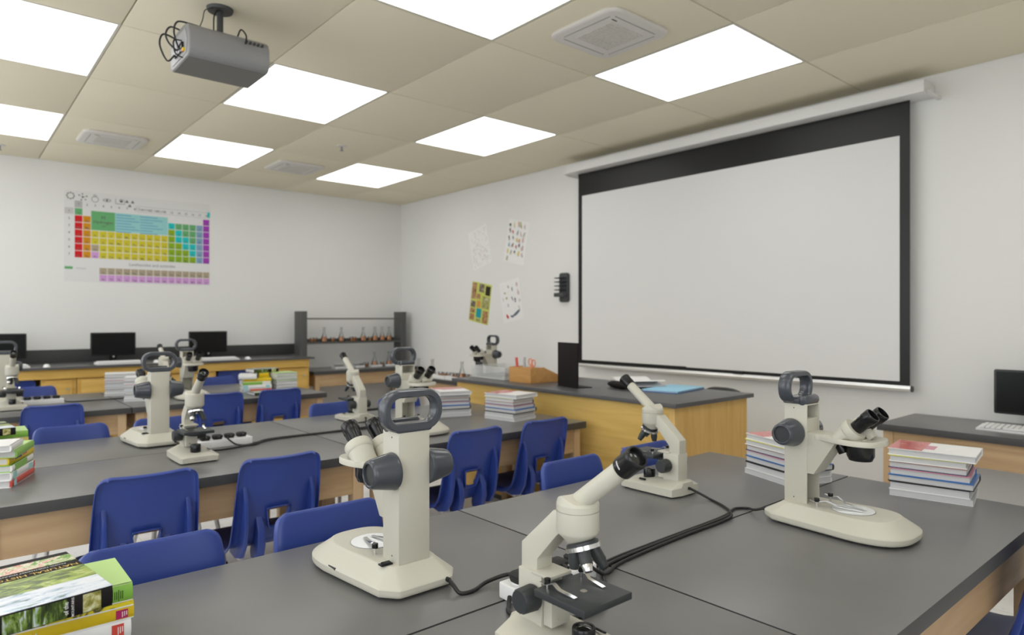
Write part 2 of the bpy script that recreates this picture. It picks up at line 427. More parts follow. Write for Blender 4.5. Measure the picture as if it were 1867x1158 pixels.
def vent():
    t = thing('ceiling_vent', '', 'ceiling vent', (0, 0, ZC), 0, 'white ceiling vents')
    P = lambda h, r, z: [(x, y, z) for x, y in rrect(h, h, r)]
    MB().loft([P(.196, .06, 0), P(.2, .062, -.006), P(.2, .062, -.012), P(.196, .058, -.016), P(.185, .05, -.019)], 'vent_white').obj('panel', t)
    g = MB().b2(-.105, .105, -.105, .105, -.0205, -.0185, 'vent_grille')
    for k in range(14):
        y = -.098 + k * .015; g.b2(-.103, .103, y, y + .004, -.0225, -.0203, 'vent_white')
    g.obj('grille', t)
    s = MB()
    for y in (-.15, .15): s.b2(-.135, .135, y - .0025, y + .0025, -.0198, -.0188, 'grey_plastic')
    for x in (-.15, .15): s.b2(x - .0025, x + .0025, -.135, .135, -.0198, -.0188, 'grey_plastic')
    s.obj('air_slot', t)
    MB().b2(-.125, -.095, -.128, -.122, -.0206, -.0186, 'dark_grey').obj('indicator', t)
    return t
v0 = vent(); v0.location = Vector((2.275, 1.98, ZC)) * K
v0['label'] = 'large round-cornered ceiling vent near the top edge, beside the light above the screen'
dup(v0, (.934, 5.47, ZC), 0, 'round-cornered ceiling vent at far left, above the coloured wall chart')
dup(v0, (2.275, 5.47, ZC), 0, 'round-cornered ceiling vent in the back row, between two small light panels')
def sprinkler(loc, lab):
    t = thing('ceiling_sprinkler', lab, 'sprinkler', loc, 0, 'ceiling sprinklers')
    MB().cyl((0, 0, 0), (0, 0, -.006), .038, 'vent_white', .034).obj('flange', t)
    MB().cyl((0, 0, -.004), (0, 0, -.035), .007, 'grey_plastic').cyl((0, 0, -.035), (0, 0, -.038), .014, 'grey_plastic').obj('nozzle', t)
sprinkler((2.265, 4.578, ZC), 'small white ceiling sprinkler between the back light panels')
sprinkler((.335, 6.20, ZC), 'small ceiling sprinkler at the left edge above the back wall')

# projector hanging from the ceiling
pj = thing('ceiling_projector', 'grey video projector hanging from the ceiling on a short pole with loose cables', 'projector', (.88, 2.88, ZC))
MB().cyl((0, 0, 0), (0, 0, -.012), .052, 'dark_grey', .048, n=32).obj('ceiling_plate', pj)
MB().cyl((0, 0, -.012), (0, 0, -.135), .0125, 'dark_grey').obj('pole', pj)
prof = [(-.115, -.265), (.115, -.265), (.130, -.255), (.137, -.235), (.137, -.175), (.125, -.150), (.100, -.135), (.06, -.128), (-.06, -.128), (-.100, -.135), (-.125, -.150), (-.137, -.175), (-.137, -.235), (-.130, -.255)]
b = MB().prism(prof, -.155, .155, 'projector_grey', 'YZ', .006, 3); b.obj('body', pj)
MB().b2(-.150, .150, -.108, .108, -.2675, -.2645, 'projector_under').obj('underside_panel', pj)
MB().prism([(-.10, -.25), (.10, -.25), (.115, -.20), (.09, -.152), (-.09, -.152), (-.115, -.20)], -.1575, -.152, 'connector_grey', 'YZ').obj('connector_panel', pj)
q = MB()
for k, (y, m) in enumerate(((-.06, 'scope_black'), (-.03, 'scope_black'), (0, 'scope_black'), (.03, 'scope_black'))): q.b2(-.166, -.156, y - .011, y + .011, -.235, -.200, m)
q.b2(-.166, -.156, -.088, -.078, -.24, -.228, 'cv_yellow').b2(-.166, -.156, -.076, -.068, -.24, -.228, 'cv_red')
q.obj('connectors', pj)
q = MB()
for k in range(5): q.cyl((.06 + k * .016, -.131, -.165), (.06 + k * .016, -.143, -.162), .005, 'dark_grey', n=10)
q.obj('buttons', pj)
MB().ring((.02, .136, -.2), (.02, .150, -.2), .04, .03, 'dark_grey').obj('lens_ring', pj)
q = MB()
q.tube(smooth_path([(-.012, -.008, -.01), (-.03, -.02, -.05), (-.03, -.02, -.13)]), .0028, 'cable_black')
q.tube(smooth_path([(-.03, -.015, -.01), (-.07, -.04, -.04), (-.085, -.06, -.09), (-.10, -.07, -.128)]), .0018, 'cable_black')
q.tube(smooth_path([(-.09, -.07, -.126), (-.13, -.05, -.115), (-.175, -.05, -.12), (-.185, -.04, -.16), (-.166, -.03, -.215)]), .0035, 'cable_black')
q.tube(smooth_path([(-.14, .03, -.12), (-.18, .03, -.115), (-.20, .02, -.15), (-.195, .0, -.19), (-.166, 0, -.215)]), .0035, 'cable_black')
q.tube(smooth_path([(-.15, .08, -.14), (-.20, .06, -.14), (-.215, .05, -.19), (-.19, .04, -.25), (-.166, .03, -.225)]), .0035, 'cable_black')
q.tube(smooth_path([(-.16, -.05, -.19), (-.19, -.06, -.2), (-.19, -.08, -.255), (-.165, -.09, -.27)]), .0028, 'cable_black')
q.tube(smooth_path([(.03, -.125, -.145), (.035, -.15, -.125), (.05, -.165, -.15), (.055, -.143, -.175)]), .0032, 'cable_black')
q.obj('cables', pj)

# ------------------------------------------------------------------ tables
TH, TW, TD = .56, 1.185, .515
def make_table(name, label):
    t = thing(name, label, 'table', (0, 0, 0), 0, 'dark-topped wooden lab tables')
    hx, hy = TW / 2 - .0022, TD / 2 - .0022
    tt = MB().b2(-hx, hx, -hy, hy, TH - .033, TH, 'laminate', .0022); ek = tt.mi('laminate_edge')
    for f in tt.bm.faces:
        if abs(f.normal.z) < .75: f.material_index = ek
    tt.obj('table_top', t)
    for sy in (-1, 1):
        MB().b2(-hx + .06, hx - .06, sy * (hy - .036) - .009, sy * (hy - .036) + .009, TH - .150, TH - .033, 'maple').obj('apron', t)
    for sx in (-1, 1):
        MB().b2(sx * (hx - .040) - .009, sx * (hx - .040) + .009, -hy + .055, hy - .055, TH - .150, TH - .033, 'maple').obj('apron', t)
    for sx in (-1, 1):
        for sy in (-1, 1):
            MB().b2(sx * (hx - .043) - .0215, sx * (hx - .043) + .0215, sy * (hy - .043) - .0215, sy * (hy - .043) + .0215, 0, TH - .033, 'maple_leg', .002).obj('leg', t)
    return t
ROWS = {1: (1.045, .922), 2: (1.240, 2.768), 3: (.830, 4.80)}
TLAB = {(1, 0, 0): 'dark-topped lab table under the nearest single-tube microscope in the foreground',
        (1, 1, 0): 'dark-topped lab table under the right-hand stereo microscope and the tall book stack',
        (1, 0, 1): 'dark-topped lab table under the foreground stereo microscope seen from behind',
        (1, 1, 1): 'dark-topped lab table under the single-tube microscope in front of the teacher bench',
        (2, 0, 0): 'middle-row lab table, front left, under the single-tube microscope with white power strip',
        (2, 1, 0): 'middle-row lab table, front right, ending close to the yellow teacher bench',
        (2, 0, 1): 'middle-row lab table, rear left, under the stereo microscope seen from behind',
        (2, 1, 1): 'middle-row lab table, rear right, under the microscopes before the glassware table',
        (3, 0, 0): 'back-row lab table, front left, at the left edge of the picture',
        (3, 1, 0): 'back-row lab table, front right, with colourful book stacks on it',
        (3, 0, 1): 'back-row lab table, rear left, nearest the computer counter',
        (3, 1, 1): 'back-row lab table, rear right, nearest the oak cabinets'}
tb0 = None
for r, (cx, cy) in ROWS.items():
    for i in (0, 1):
        for j in (0, 1):
            loc = (cx + (i - .5) * TW, cy + (j - .5) * TD, 0)
            if tb0 is None: tb0 = make_table('lab_table', TLAB[r, i, j]); tb0.location = Vector(loc) * K
            else: dup(tb0, loc, 0, TLAB[r, i, j])
dup(tb0, (3.285, 6.275, 0), 0, 'lab table in the back corner carrying the dark glassware shelf')
dup(tb0, (3.40, 4.53, 0), R(90), 'lab table along the screen wall with trays of flasks, left of the teacher bench')
dup(tb0, (3.705, .708, -.008), R(90), 'computer table against the screen wall at the right edge of the picture')
tb_right = [o for o in COL.objects if o.name.startswith('lab_table')][-1]; tb_right.location.z = 0

# ------------------------------------------------------------------ school chairs (front = +y)
CP = [(.170, .282), (.160, .300), (.135, .311), (.06, .308), (-.02, .302), (-.070, .303), (-.104, .314), (-.121, .330), (-.131, .350), (-.139, .374),
      (-.148, .408), (-.156, .442), (-.170, .505), (-.180, .555), (-.187, .585), (-.1915, .602), (-.195, .612), (-.197, .618)]
CHW = [.132, .142, .147, .150, .150, .150, .149, .148, .147, .146, .145, .144, .142, .139, .136, .132, .124, .108]
SC = [-1, -.97, -.88, -.6, -.34, 0, .34, .6, .88, .97, 1]
def make_chair(name):
    t = thing(name, '', 'chair', (0, 0, 0), 0, 'blue plastic school chairs')
    m = MB(); bm = m.bm; k = m.mi('chair_blue'); rows = []
    P = [Vector((0, y, z)) for y, z in CP]
    nr = []
    for i in range(len(P)):
        d = (P[min(i + 1, len(P) - 1)] - P[max(i - 1, 0)]).normalized()
        nr.append(Vector((0, d.z, -d.y)))            # sitter side normal: up on the seat, forward on the back
    for i, (p, hw) in enumerate(zip(P, CHW)):
        n = nr[i] if nr[i].z > -.2 else -nr[i]
        if i < 6: n = Vector((0, n.y, abs(n.z))) if True else n
        row = []
        for s in SC:
            a = abs(s)
            dip = .010 * (1 - a * a) if 2 < i < 7 else (.012 * (1 - a * a) if i >= 7 else 0)
            fl = .020 if a == 1 else (.0035 if a == .97 else 0)
            hs = s * hw
            if i in (9, 10, 11) and a == .34: hs = math.copysign([.025, .031, .038][i - 9], s)
            row.append(bm.verts.new(p + Vector((hs, 0, 0)) - n * (dip + fl)))
        rows.append(row)
    # rolled top rim pointing to the rear
    top = [bm.verts.new(v.co + Vector((0, -.018, -.006))) for v in rows[-1]]
    for a, b in list(zip(rows, rows[1:])) + [(rows[-1], top)]:
        for j in range(len(SC) - 1):
            i0 = rows.index(a) if a in rows else -1
            if i0 in (9, 10) and j in (4, 5): continue       # hand-hold opening
            f = bm.faces.new((a[j], a[j + 1], b[j + 1], b[j])); f.material_index = k
    # collar round the opening
    loop = [rows[9][4], rows[9][5], rows[9][6], rows[10][6], rows[11][6], rows[11][5], rows[11][4], rows[10][4]]
    out = [bm.verts.new(v.co + Vector((math.copysign(.004, v.co.x) if abs(v.co.x) > .01 else 0, -.018, -.003 + (.006 if q in (4, 5, 6) else 0)))) for q, v in enumerate(loop)]
    cl = bm.edges.layers.float.new('crease_edge')
    for q in range(8):
        f = bm.faces.new((loop[q], loop[(q + 1) % 8], out[(q + 1) % 8], out[q])); f.material_index = k
    for q in range(8):
        for ring_ in (loop, out):
            e = bm.edges.get((ring_[q], ring_[(q + 1) % 8]))
            if e: e[cl] = .9
        if q in (0, 2, 4, 6):
            e = bm.edges.get((loop[q], out[q]))
            if e: e[cl] = .9
    bmesh.ops.remove_doubles(bm, verts=bm.verts, dist=1e-5)
    bmesh.ops.recalc_face_normals(bm, faces=bm.faces)
    o = m.obj('seat_shell', t, angle=60)
    md = o.modifiers.new('thick', 'SOLIDIFY'); md.thickness = .0055 * K; md.offset = 0
    sd = o.modifiers.new('soft', 'SUBSURF'); sd.levels = 1; sd.render_levels = 1
    # moulded ribs behind the back and leg sockets under it
    for s in (-1, 1):
        MB().prism([(-.178, .53), (-.198, .48), (-.200, .40), (-.186, .33), (-.155, .285), (-.10, .272), (-.05, .280), (-.05, .298), (-.10, .308), (-.13, .335), (-.146, .39), (-.160, .45)],
                   s * .112 - .0065, s * .112 + .0065, 'chair_blue', 'YZ', .003).obj('side_rib', t)
        MB().prism([(-.160, .415), (-.182, .375), (-.186, .325), (-.172, .280), (-.145, .255), (-.115, .258), (-.105, .29), (-.118, .325), (-.135, .36)],
                   s * .058 - .013, s * .058 + .013, 'chair_blue', 'YZ', .006, 3).obj('leg_socket', t)
    fr = MB()
    for s in (-1, 1): fr.tube(smooth_path([(s * .112, .11, .278), (s * .108, 0, .286), (s * .104, -.11, .272)], 3), .0085, 'chair_metal')
    fr.tube([(-.11, .10, .279), (.11, .10, .279)], .008, 'chair_metal').tube([(-.104, -.128, .262), (.104, -.128, .262)], .0095, 'chair_metal')
    fr.obj('seat_frame', t)
    for s in (-1, 1):
        for a, b in (((s * .110, .105, .279), (s * .145, .155, .012)), ((s * .098, -.135, .272), (s * .150, -.200, .012))):
            lg = MB().tube([a, b], .0095, 'chair_metal', 10).obj('leg', t)
            MB().cyl((b[0], b[1], 0), (b[0], b[1], .014), .013, 'rubber_black', .012, n=14).obj('foot_cap', lg)
    return t
chair0 = make_chair('school_chair'); chair_used = [False]
def place_chair(x, ytop, facing, label):
    """facing +1: back toward the camera (ytop = y of the top rim); -1: facing the camera"""
    y = ytop + .197 * facing; rz = 0 if facing > 0 else math.pi
    if not chair_used[0]:
        chair_used[0] = True; chair0.location = Vector((x, y, 0)) * K; chair0.rotation_euler.z = rz; chair0['label'] = label
    else: dup(chair0, (x, y, 0), rz, label)
place_chair(.33, 1.505, -1, 'blue chair facing us behind the forest-cover book stack in the foreground')
place_chair(.716, 1.505, -1, 'blue chair facing us directly behind the foreground stereo microscope')
place_chair(1.553, 1.505, -1, 'blue chair facing us behind the tilted tube of the nearest microscope')
place_chair(1.935, 1.505, -1, 'blue chair facing us half hidden behind the single-tube microscope beside the bench')
place_chair(.465, 2.18, 1, 'blue chair seen from behind at the middle row, first from the left')
place_chair(.86, 2.18, 1, 'blue chair seen from behind at the middle row, second from the left')
place_chair(1.675, 2.18, 1, 'blue chair seen from behind just right of the foreground stereo microscope column')
place_chair(2.07, 2.18, 1, 'blue chair seen from behind at the middle row, nearest the yellow bench')
place_chair(.424, 3.35, -1, 'blue chair facing us beyond the middle row, above the left colourful books')
place_chair(.79, 3.35, -1, 'blue chair facing us behind the middle-row stereo microscope seen from its rear')
place_chair(1.61, 3.35, -1, 'blue chair facing us behind the stage of the middle-row microscope')
place_chair(2.02, 3.35, -1, 'blue chair facing us behind the right middle-row stereo microscope')
place_chair(.45, 4.22, 1, 'blue chair seen from behind at the back row, at far left of the picture')
place_chair(1.29, 4.22, 1, 'blue chair seen from behind at the back row, right of the small microscope')
place_chair(1.66, 4.22, 1, 'blue chair seen from behind at the back row, in front of the colourful books')
place_chair(.46, 5.40, -1, 'blue chair facing us beyond the back row, behind the far-left power strip')
place_chair(1.63, 5.40, -1, 'blue chair facing us beyond the back row, left of the colourful books')
place_chair(.40, 6.02, 1, 'blue chair tucked under the computer counter below the leftmost monitor')
place_chair(1.955, 6.02, 1, 'blue chair tucked under the computer counter below the third monitor')
place_chair(1.945, .345, 1, 'blue chair at the near side of the front table, only its seat showing bottom right')

# ------------------------------------------------------------------ stereo microscope (front = +y, origin under the column)
def outline(half, n=5):
    """closed plan outline from right-half points (x, y) going rear to front, mirrored and smoothed"""
    pts = [Vector((x, y, 0)) for x, y in half]
    rt = smooth_path(pts, n)
    return [(p.x, p.y) for p in rt] + [(-p.x, p.y) for p in reversed(rt) if p.x > 1e-4]
def inset(poly, d):
    out = []; n = len(poly)
    for i in range(n):
        a = Vector(poly[i - 1]); b = Vector(poly[(i + 1) % n]); t = (b - a).normalized()
        out.append((poly[i][0] - t.y * d, poly[i][1] + t.x * d))
    return out
def ring_sweep(mb, cx, cz, hw, hz, r, thick, y0, y1, mat, n=8):
    path = rrect(hw - thick / 2, hz - thick / 2, r - thick / 2, n)
    N = len(path); rows = []
    k = mb.mi(mat)
    for i, (x, z) in enumerate(path):
        a = Vector(path[i - 1]); b = Vector(path[(i + 1) % N]); t = (b - a).normalized(); nx, nz = t.y, -t.x
        row = []
        h = thick / 2; c = .62
        for rr, yy in ((h * c, 0), (h, c), (h, 1 - c), (h * c, 1), (-h * c, 1), (-h, 1 - c), (-h, c), (-h * c, 0)):
            yv = y0 + (y1 - y0) * (0 if yy == 0 else 1 if yy == 1 else (.16 if yy == c else .84))
            row.append(mb.bm.verts.new((cx + x + nx * rr, yv, cz + z + nz * rr)))
        rows.append(row)
    fs = []
    for i in range(N):
        A = rows[i]; B = rows[(i + 1) % N]
        for j in range(8):
            f = mb.bm.faces.new((A[j], A[(j + 1) % 8], B[(j + 1) % 8], B[j])); f.material_index = k; fs.append(f)
    bmesh.ops.recalc_face_normals(mb.bm, faces=fs)
def make_stereo(name):
    t = thing(name, '', 'microscope', (0, 0, 0), 0, 'cream and grey stereo microscopes')
    def arc(cx, cy, rx, ry, a0, a1, n): return [(cx + rx * math.cos(R(a0 + (a1 - a0) * k / n)), cy + ry * math.sin(R(a0 + (a1 - a0) * k / n))) for k in range(n + 1)]
    def plan(w0, wr, wf, y0, y1, yc, yf, nf=10):
        h = [(0, y0), (w0 * .5, y0), (w0 - .004, y0), (w0, y0 + .001), (w0 + .004, y0 + .004), (wr - .004, y1 - .004), (wr - .0008, y1 - .0005), (wr, y1 + .004), (wr + (wf - wr) * .5, (y1 + yc) / 2)]
        h += [(wf * max(0, math.cos(R(9 * k))) ** .72, yc + (yf - yc) * math.sin(R(9 * k)) ** .72) for k in range(11)]
        return h[:-1] + [(0, yf)] + [(-x, y) for x, y in reversed(h[1:-1])]
    bt = plan(.056, .083, .103, -.072, -.040, .150, .264)
    tp = plan(.042, .055, .070, -.031, -.014, .145, .226)
    def S(d, z, f=0.0): return [(bx * (1 - d) * (1 - f) + tx * f, (by - .09) * (1 - d) * (1 - f) + .09 * (1 - f) + ty * f, z) for (bx, by), (tx, ty) in zip(bt, tp)]
    MB().loft([S(.05, .005), S(.012, .0075), S(.002, .0105), S(0, .013), S(0, .0185), S(0, .0205), S(0, .0222, .03), S(0, .0236, .07), S(0, .0252, .12), S(0, .045, .90), S(0, .0467, .955), S(0, .0481, .99), S(0, .0490, 1.02), S(0, .0496, 1.06), S(0, .0500, 1.16)], 'scope_cream').obj('base', t, angle=24)
    ft = MB()
    ft.loft([S(.12, 0), S(.12, .007)], 'rubber_black'); ft.obj('rubber_sole', t)
    cb = MB()
    cb.b2(-.034, .034, -.029, -.0255, .0495, .296, 'scope_cream', .0015)
    for s in (-1, 1): cb.b2(min(s * .034, s * .0305), max(s * .034, s * .0305), -.0265, .029, .0495, .296, 'scope_cream', .0008)
    cb.b2(-.031, .031, -.026, .0285, .2925, .2955, 'scope_cream')
    for z in (.062, .285):
        for s in (-1, 1): cb.cyl((s * .0335, -.004, z), (s * .0345, -.004, z), .0016, 'dark_grey', n=8)
    cb.obj('column', t)
    MB().b2(-.029, .029, -.018, .0275, .125, .259, 'scope_cream', .0012).obj('focus_block', t)
    # handle
    h = MB(); ring_sweep(h, 0, .3355, .0645, .0395, .0365, .0150, -.031, -.001, 'scope_grey')
    h.prism(rrect(.040, .0085, .007), -.030, .012, 'scope_grey', 'XZ', .002, 2, Matrix.Translation((0, 0, .3035)))
    h.cyl((-.036, .0165, .3045), (.036, .0165, .3045), .0125, 'scope_grey', n=20, bev=.004)
    h.obj('handle', t, angle=50)
    for s in (-1, 1):
        kb = MB().lathe([(.012, 0), (.034, 0), (.0355, .003), (.0345, .008), (.0275, .046), (.0255, .0515), (.0215, .0535), (.0195, .052), (.0195, .047)], 'scope_grey', (s * .034, -.010, .223), 32, (s, 0, 0)).obj('focus_knob', t, angle=50)
        MB().cyl((s * (.034 + .044), -.010, .223), (s * (.034 + .0485), -.010, .223), .0197, 'stage_black', n=28).obj('knob_cap', kb)
    # arm and head
    MB().prism([(.027, .126), (.045, .126), (.096, .2085), (.165, .2125), (.165, .2265), (.027, .2265)], -.033, .033, 'scope_cream', 'YZ', .0014).obj('arm', t)
    hp = outline([(0, .045), (.031, .045), (.034, .06), (.044, .085), (.056, .115), (.060, .145), (.055, .172), (.038, .190), (0, .198)], 4)
    MB().loft([[(x, y, z) for x, y in (inset(hp, d) if d else hp)] for d, z in ((.002, .2115), (0, .2125), (0, .2225), (.0015, .2245))], 'scope_cream').obj('head_plate', t, angle=50)
    el = R(43); ax = Vector((0, math.cos(el), math.sin(el)))
    for s in (-1, 1):
        pd = MB(); c0 = Vector((s * .0285, .131, .2395))
        pd.lathe([(0, -.004), (.0262, -.004), (.0278, -.002), (.0284, .002), (.0284, .0135), (.0272, .0165), (0, .0170)], 'scope_cream', c0, 32, ax)
        qa = ax.to_track_quat('Z', 'Y').to_matrix()
        r0 = [c0 + qa @ Vector((.0262 * math.cos(R(a)), .0262 * math.sin(R(a)), -.003)) for a in range(0, 360, 12)]
        r1 = [Vector((c0.x + .0255 * (p.x - c0.x) / .0262, .113 + (p.y - c0.y) * 1.1 - (p.z - c0.z) * .35, .2235)) for p in r0]
        pd.loft([r0, r1], 'scope_cream')
        pod = pd.obj('prism_housing', t, angle=50)
        e0 = Vector((s * .0285, .131, .2395)) + ax * .0165
        ep = MB()
        ep.lathe([(.0140, -.004), (.0158, .0), (.0158, .018), (.0165, .0195), (.0165, .030), (.0180, .032), (.0180, .050), (.0170, .0525), (.0150, .0525), (.0138, .044), (.0138, .040)], 'scope_black', e0, 28, ax)
        eo = ep.obj('eyepiece', t, angle=45)
        MB().cyl(e0 + ax * .036, e0 + ax * .0405, .0138, 'lens', n=24).obj('eye_lens', eo)
    MB().box((0, .163, .236), (.022, .022, .016), 'scope_cream', (R(-44), 0, 0), .002).obj('head_bridge', t)
    MB().lathe([(0, .2125), (.030, .2125), (.0305, .205), (.0305, .183), (.0265, .1745), (.0255, .172), (.020, .172), (.018, .176), (0, .176)], 'scope_black', (0, .142, 0), 32).obj('objective', t, angle=45)
    MB().cyl((0, .090, .212), (0, .104, .183), .0128, 'scope_black', .0122, n=20, bev=.0015).obj('lamp', t)
    st = MB().cyl((0, .125, .0495), (0, .125, .0512), .047, 'stage_glass', n=40); st.obj('stage_plate', t)
    MB().ring((0, .125, .0497), (0, .125, .0508), .0484, .047, 'grey_plastic', 40).obj('stage_rim', t)
    for s in (-1, 1):
        cl = MB().cyl((s * .037, .055, .050), (s * .037, .055, .064), .0026, 'chrome', n=10)
        p = [(s * .043, .043), (s * .033, .046), (s * .030, .062), (s * .022, .085)]
        cl.loft([[(x - .004, y, z), (x + .004, y, z), (x + .004, y, z + .0012), (x - .004, y, z + .0012)] for x, y, z in ((s * .040, .040, .064), (s * .037, .055, .0605), (s * .030, .075, .066), (s * .020, .100, .056), (s * .008, .150, .0525))], 'chrome')
        c_ = cl.obj('stage_clip', t)
        MB().cyl((s * .037, .055, .062), (s * .037, .055, .071), .0062, 'scope_black', n=14, bev=.001).obj('clip_knob', c_)
    MB().box((-.050, -.008, .0517), (.024, .014, .003), 'scope_black', None, .0008).box((-.050, -.010, .0535), (.018, .009, .004), 'scope_black', (R(12), 0, 0), .0008).obj('power_switch', t)
    MB().box((-.0965, .115, .0215), (.005, .026, .0045), 'dark_grey', (0, 0, R(4))).obj('brightness_wheel', t)
    MB().cyl((.045, -.070, .018), (.045, -.079, .018), .0045, 'cable_black', n=12).obj('cord_grommet', t)
    return t
ST = [((.680, 1.103), 0, 'stereo microscope in the foreground centre seen from behind, handle towards us'),
      ((1.660, .8025), 180, 'stereo microscope on the right of the front table, eyepieces pointing right'),
      ((.667, 2.96), 0, 'stereo microscope seen from behind in the middle row, left of the single-tube one'),
      ((1.625, 2.648), 180, 'stereo microscope framed just above the handle of the foreground stereo microscope'),
      ((.285, 4.92), 0, 'stereo microscope cut by the left edge, in front of the leftmost monitor'),
      ((1.215, 4.655), 180, 'stereo microscope in the back row, its handle overlapping the third monitor'),
      ((3.324, 4.118), 90, 'stereo microscope standing behind the wire basket, against the wall with posters')]
s0 = make_stereo('stereo_microscope')
for n, ((x, y), rz, lab) in enumerate(ST):
    if n == 0: s0.location = Vector((x, y, TH)) * K; s0.rotation_euler.z = R(rz); s0['label'] = lab
    else: dup(s0, (x, y, TH), R(rz), lab)

# ------------------------------------------------------------------ single-tube compound microscope (front = +y, origin under the column's rear face)
def make_compound(name):
    t = thing(name, '', 'microscope', (0, 0, 0), 0, 'cream single-tube microscopes')
    def sec(y, hw, e, top, pw): return [(-hw, y, .005), (hw, y, .005), (hw, y, e), (pw, y, top), (-pw, y, top), (-hw, y, e)]
    b = MB().loft([sec(-.017, .030, .028, .040, .022), sec(-.008, .064, .025, .043, .024), sec(.04, .066, .025, .042, .026), (sec(.12, .066, .0235, .032, .034)), sec(.174, .064, .0225, .0265, .040), sec(.180, .058, .021, .0235, .042)], 'scope_cream')
    b.obj('base', t, angle=25)
    ft = MB()
    for sx in (-1, 1):
        for y in (.012, .160): ft.cyl((sx * .05, y, 0), (sx * .05, y, .006), .009, 'rubber_black', n=14)
    ft.obj('rubber_feet', t)
    mk = MB()
    for k, (x, w) in enumerate(((-.018, .006), (-.010, .005), (-.003, .005), (.005, .006), (.013, .005), (.020, .004))): mk.box((x, .1802, .013 + .001 * (k % 2)), (w, .0006, .0022), 'poster_ink_soft')
    mk.obj('maker_mark', t)
    MB().b2(-.0225, .0225, 0, .052, .038, .119, 'scope_cream', .0012).obj('column', t)
    MB().b2(-.0195, .0195, .0535, .072, .044, .0985, 'scope_cream', .0015).cyl((.008, .0755, .056), (.008, .0768, .056), .0018, 'chrome', n=8).obj('focus_slide', t)
    MB().b2(-.0235, .0235, .030, .0715, .1165, .1215, 'scope_cream', .001).obj('slide_cap', t)
    MB().prism([(0, .117), (0, .157), (.072, .222), (.088, .222), (.088, .192), (.078, .184), (.036, .138), (.036, .117)], -.0165, .0165, 'scope_cream', 'YZ', .002).obj('arm', t)
    hc = .107
    MB().lathe([(0, .178), (.016, .178), (.020, .184), (.030, .194), (.0318, .198), (.0318, .2270)], 'scope_cream', (0, hc, 0), 36).obj('head_body', t, angle=40)
    cp = MB().lathe([(.0305, .2260), (.0318, .2280), (.0318, .2370)], 'scope_cream', (0, hc, 0), 36)
    # wedge-shaped cap cut down towards the tube
    top = [(.0318 * math.cos(2 * math.pi * i / 36), .0318 * math.sin(2 * math.pi * i / 36)) for i in range(36)]
    bm = cp.bm; k = cp.mi('scope_cream')
    lo = [bm.verts.new((x, hc + y, .2370)) for x, y in top]
    hi = [bm.verts.new((x * .93, hc + y * .93, .2405 + max(0, .011 - .42 * abs(y + .006)))) for x, y in top]
    for i in range(36):
        f = bm.faces.new((lo[i], lo[(i + 1) % 36], hi[(i + 1) % 36], hi[i])); f.material_index = k
    cv = bm.verts.new((0, hc, .2505))
    for i in range(36):
        f = bm.faces.new((hi[i], hi[(i + 1) % 36], cv)); f.material_index = k
    cp.obj('head_cap', t, angle=30)
    el = R(38); ax = Vector((0, math.cos(el), math.sin(el))); b0 = Vector((0, hc - .003, .2335))
    MB().cyl(b0, b0 + ax * .112, .0148, 'scope_cream', .0135, n=28).obj('eye_tube', t, angle=45)
    e0 = b0 + ax * .112
    eo = MB().lathe([(.0130, -.002), (.0162, -.001), (.0165, .002), (.0165, .024), (.0172, .026), (.0172, .031), (.0158, .0335), (.0138, .0335), (.0120, .029), (.0120, .026)], 'scope_black', e0, 30, ax).obj('eyepiece', t, angle=45)
    MB().lathe([(.0120, .0265), (.009, .0280), (.005, .0288), (0, .029)], 'lens', e0, 24, ax).obj('eye_lens', eo)
    q = ax.to_track_quat('Z', 'Y').to_matrix(); mk = MB()
    for k in range(5):
        a = R(152 + k * 9); p = e0 + q @ Vector((.0166 * math.cos(a), .0166 * math.sin(a), .008)); d = (q @ Vector((math.cos(a), math.sin(a), 0)))
        mk.box(p, (.0010, .0012, .0026), 'white_ink', tuple(d.to_track_quat('X', 'Z').to_euler()))
    mk.obj('eyepiece_lettering', eo)
    # nosepiece, tilted forward
    na = Vector((0, math.sin(R(20)), -math.cos(R(20)))); nc = Vector((0, hc + .009, .181))
    MB().lathe([(0, -.002), (.020, -.002), (.024, 0), (.024, .004)], 'stage_black', nc, 32, na).obj('nosepiece_mount', t)
    MB().lathe([(.023, .003), (.0265, .004), (.0265, .010), (.024, .011), (0, .0125)], 'chrome', nc, 32, na).obj('nosepiece', t, angle=40)
    q = na.to_track_quat('Z', 'Y').to_matrix()
    for a, L, tip in ((-75, .026, 'stage_black'), (45, .031, 'chrome'), (165, .034, 'stage_black')):
        rd = Vector((math.cos(R(a)), math.sin(R(a)), 0)); rd = (rd - na * rd.dot(na)).normalized()
        d = (na + rd * .36).normalized(); p = nc + na * .010 + rd * .0155
        ob = MB().cyl(p, p + d * L * .68, .0092, 'stage_black', n=20, bev=.0008).obj('objective', t)
        MB().cyl(p + d * L * .66, p + d * L, .0082, tip, .0068, n=20, bev=.0008).obj('objective_tip', ob)
    # stage
    MB().b2(-.0505, .0505, .066, .168, .100, .1105, 'stage_black', .0015).cyl((0, .119, .1100), (0, .119, .1108), .0055, 'chrome', n=16).obj('stage', t)
    MB().prism([(.050, .092), (.100, .097), (.100, .1005), (.050, .1005)], -.022, .022, 'stage_black', 'YZ').obj('stage_bracket', t)
    MB().cyl((0, .125, .100), (0, .125, .092), .030, 'stage_black', n=40, bev=.001).obj('diaphragm_disc', t)
